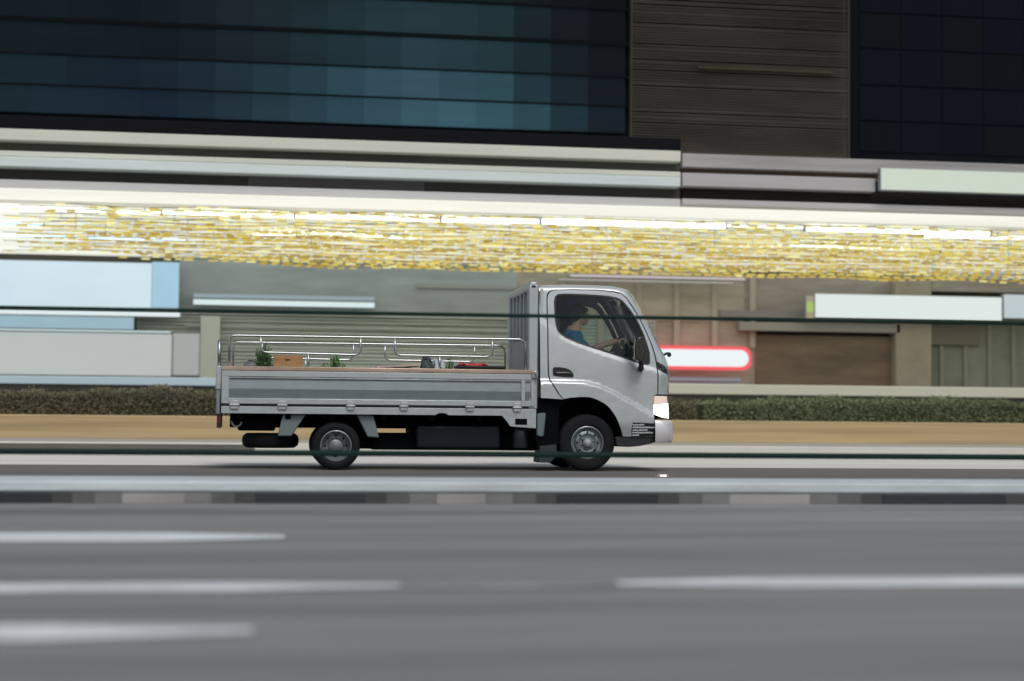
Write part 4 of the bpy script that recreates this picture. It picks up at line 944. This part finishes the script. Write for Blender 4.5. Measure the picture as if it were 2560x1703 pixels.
# golden string lights: every string is a thing, its bulbs are parts
bulb_mats = [em('bulb gold', (214, 190, 92), 1.05), em('bulb pale', (236, 228, 156), 1.1), em('bulb amber', (184, 152, 56), 1.0)]
proto_me = []
for m in bulb_mats:
    bmx = MB(); L, R = .08, .018
    bmx.tube([(-L, 0, 0), (-L*.8, 0, 0), (L*.8, 0, 0), (L, 0, 0)], [R*.5, R, R, R*.5], 8)
    o = bmx.build('bulb', m, None, smooth=50); proto_me.append(o.data); _org.pop(o); bpy.data.objects.remove(o)
NS = 35
ys = [541 + i*3.95 for i in range(NS)]
rs = random.Random(11)
wirem = mat('string wire', (.10, .10, .05), .6)
for i, py in enumerate(ys):
    t_ = i/(len(ys)-1); ym_ = min(39.3, 15300/(1045-(py-7))); Ys = 30.3+(ym_-30.3)*(.35+.65*((i*11 % NS)/NS))
    Ys = min(Ys, 39.2); px0 = (120, 40, 200, 0, 90)[i % 5] + (0 if t_ < .85 else 250); px1 = 2640
    if i >= NS-2: px0, px1 = 640, 2640
    xa, xb = PX(px0, Ys), PX(px1, Ys); z0 = zY(py, Ys)
    ones = ['', 'first', 'second', 'third', 'fourth', 'fifth', 'sixth', 'seventh', 'eighth', 'ninth', 'tenth', 'eleventh', 'twelfth', 'thirteenth', 'fourteenth', 'fifteenth', 'sixteenth', 'seventeenth', 'eighteenth', 'nineteenth', 'twentieth']
    k1 = i+1; ordn = ones[k1] if k1 <= 20 else ('thirtieth' if k1 == 30 else ('twenty ' if k1 < 30 else 'thirty ')+ones[k1 % 10])
    s_ = thing('string_light', 'string of small golden bulbs, %s row down from the cream fascia' % ordn, 'string light', ((xa+xb)/2, Ys, z0), 'golden string lights under the canopy ceiling')
    pitch_ = rs.uniform(.225, .262)*(1.5 if i < 9 else 1); n = int((xb-xa)/pitch_); ph = rs.uniform(0, 6)
    zf_ = lambda x: z0+.03*math.sin(x*1.9+ph)*(.6+.4*math.sin(x*.37+ph))
    path = [(xa+(xb-xa)*k/120, Ys, zf_(xa+(xb-xa)*k/120)) for k in range(121)]
    MB().tube(path, .006, 4).build('wire', wirem, s_)
    if i % 4 == 0:
        for k in range(10): xx = xa+(xb-xa)*(k+.5)/10; MB().tube([(xx, Ys, zf_(xx)), (xx, Ys, zceil+.03)], .005, 4).build('hanger', wirem, s_)
    mi = (1, 0, 1, 1, 0, 1)[i % 6] if i < 17 else (0, 1, 0, 2, 0, 2)[i % 6]
    x_l = [xa+(k+.5)*pitch_ for k in range(n)]
    inview = x_l[:100]; rest = x_l[100:]
    for x in inview:
        if rs.random() < (.05 if x > PX(500, Ys) else .3): continue
        mj = mi if rs.random() < .7 else rs.choice((0, 1, 2, 0))
        o = bpy.data.objects.new('bulb', proto_me[mj]); w = Vector((x+rs.gauss(0, .015), Ys, zf_(x)-.02+rs.gauss(0, .002))); link(o, s_, w)
        k_ = rs.uniform(.8, 1.12); o.scale = (k_*rs.uniform(1.0, 1.5), k_*.85, k_*.85); o.rotation_euler = (0, rs.gauss(0, .015), 0)
    if rest:
        rb_ = MB()
        for x in rest:
            w = Vector((x, Ys, zf_(x)-.02)); rb_.tube([w+Vector((-.075, 0, 0)), w+Vector((-.06, 0, 0)), w+Vector((.06, 0, 0)), w+Vector((.075, 0, 0))], [.013, .027, .027, .013], 8)
        ro = rb_.build('bulbs', bulb_mats[mi], s_, smooth=50); ro['kind'] = 'stuff'

# ------------------------------------------------------------------ tower blocks above the canopy
YG = 33.5
def gz(py, px=1280): return zY(py, YG, px)
glassb = thing('glass_building', 'dark blue green glass office facade above the white canopy at left', 'building', (PX(700, YG), YG, zceil))
MB().box(PX(-900, YG), PX(1568, YG), YG+.12, YG+6, zceil+.2, gz(-900)).build('core', mat('tower core', (.004, .005, .007), .8, spec=.05), glassb)
rg = random.Random(4)
import colorsys
cols = {}
rowsY = [(322, 258), (254, 184), (180, 104), (94, 14), (8, -75)]
anch = [(-300, (22, 36, 44)), (100, (24, 42, 52)), (350, (20, 34, 48)), (550, (32, 50, 60)), (800, (42, 70, 82)), (1050, (58, 90, 104)), (1250, (46, 78, 88)), (1400, (26, 42, 52)), (1560, (14, 20, 28))]
def acol(px):
    for (a, ca), (b_, cb_) in zip(anch, anch[1:]):
        if a <= px <= b_: t = (px-a)/(b_-a); return tuple(ca[k]+(cb_[k]-ca[k])*t for k in range(3))
    return anch[0][1] if px < anch[0][0] else anch[-1][1]
for r_i, (yb_, yt_) in enumerate(rowsY):
    px = -320; wpx = 47*2
    while px < 1560:
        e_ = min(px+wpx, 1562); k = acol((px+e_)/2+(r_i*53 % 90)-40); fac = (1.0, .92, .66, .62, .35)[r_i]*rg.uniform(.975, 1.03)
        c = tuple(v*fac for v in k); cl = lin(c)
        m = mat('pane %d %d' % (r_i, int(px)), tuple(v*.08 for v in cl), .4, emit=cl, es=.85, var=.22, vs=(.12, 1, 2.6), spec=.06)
        MB().box(PX(px, YG), PX(e_, YG)-.002, YG+.03, YG+.06, gz(yb_), gz(yt_)).build('window', m, glassb)
        px += wpx
for (yb_, yt_), nx_ in zip(rowsY, rowsY[1:]):
    MB().box(PX(-900, YG), PX(1568, YG), YG-.03, YG+.1, gz(yt_)+.0, gz(nx_[0])).build('spandrel', mat('spandrel', (.004, .006, .008), .8, spec=.05), glassb)
lt = thing('louvred_tower', 'brown grey louvred tower block standing right of the glass facade', 'building', (PX(1860, YG), YG, zceil))
xa, xb = PX(1572, YG), PX(2120, YG)
MB().box(xa, xb, YG+.15, YG+6, zceil+.2, gz(-900, 1860)).build('core', mat('ltower core', (.07, .065, .058), .8, spec=.1), lt)
lvs = MB(); py = 388
while py > -120:
    z = gz(py, 1860); lvs.add([(xa, YG-.02, z-.02), (xb, YG-.02, z-.02), (xb, YG+.08, z+.015), (xa, YG+.08, z+.015)], [(0, 1, 2, 3)]); py -= 6.5
o = lvs.build('louvres', mat('louvre brown', (.095, .086, .073), .7, spec=.1, var=.35, vs=(.35, 1, 1.6)), lt); md = o.modifiers.new('s', 'SOLIDIFY'); md.thickness = .015
for px in (1572, 2120): MB().box(PX(px, YG), PX(px+3, YG), YG-.04, YG-.025, zceil+.2, gz(-120, 1860)).build('mullion', mat('mullion', (.06, .055, .047), .8, spec=.1), lt)
MB().box(PX(1740, YG), PX(2080, YG), YG-.12, YG-.05, gz(177, 1860), gz(174, 1860)).build('ledge_strip', mat('strip yellow', (.07, .07, .045), .8, spec=.1), lt)
nb2 = thing('office_block', 'nearly black navy office block at the upper right edge', 'building', (PX(2400, YG+.5), YG+.5, zceil))
MB().box(PX(2124, YG), PX(3500, YG), YG+.4, YG+7, zceil+.2, gz(-900, 2400)).build('wall', mat('navy wall', (.004, .0055, .008), .8, spec=.05, var=.3, vs=(.2, 1, .5)), nb2)
for r_i, (yb_, yt_) in enumerate(((376, 302), (298, 212), (208, 120), (116, 30), (26, -60))):
    px = 2150
    while px < 2700:
        c = lin(rg.choice(((17, 24, 33), (18, 25, 31), (18, 23, 29), (16, 23, 34))))
        MB().box(PX(px, YG+.4), PX(px+101, YG+.4), YG+.37, YG+.398, gz(yb_, 2340), gz(yt_, 2340)).build('window', mat('npane %s' % (c,), tuple(v*.1 for v in c), .6, emit=c, es=.55, spec=.03), nb2)
        px += 104
print('objects', len(bpy.data.objects))
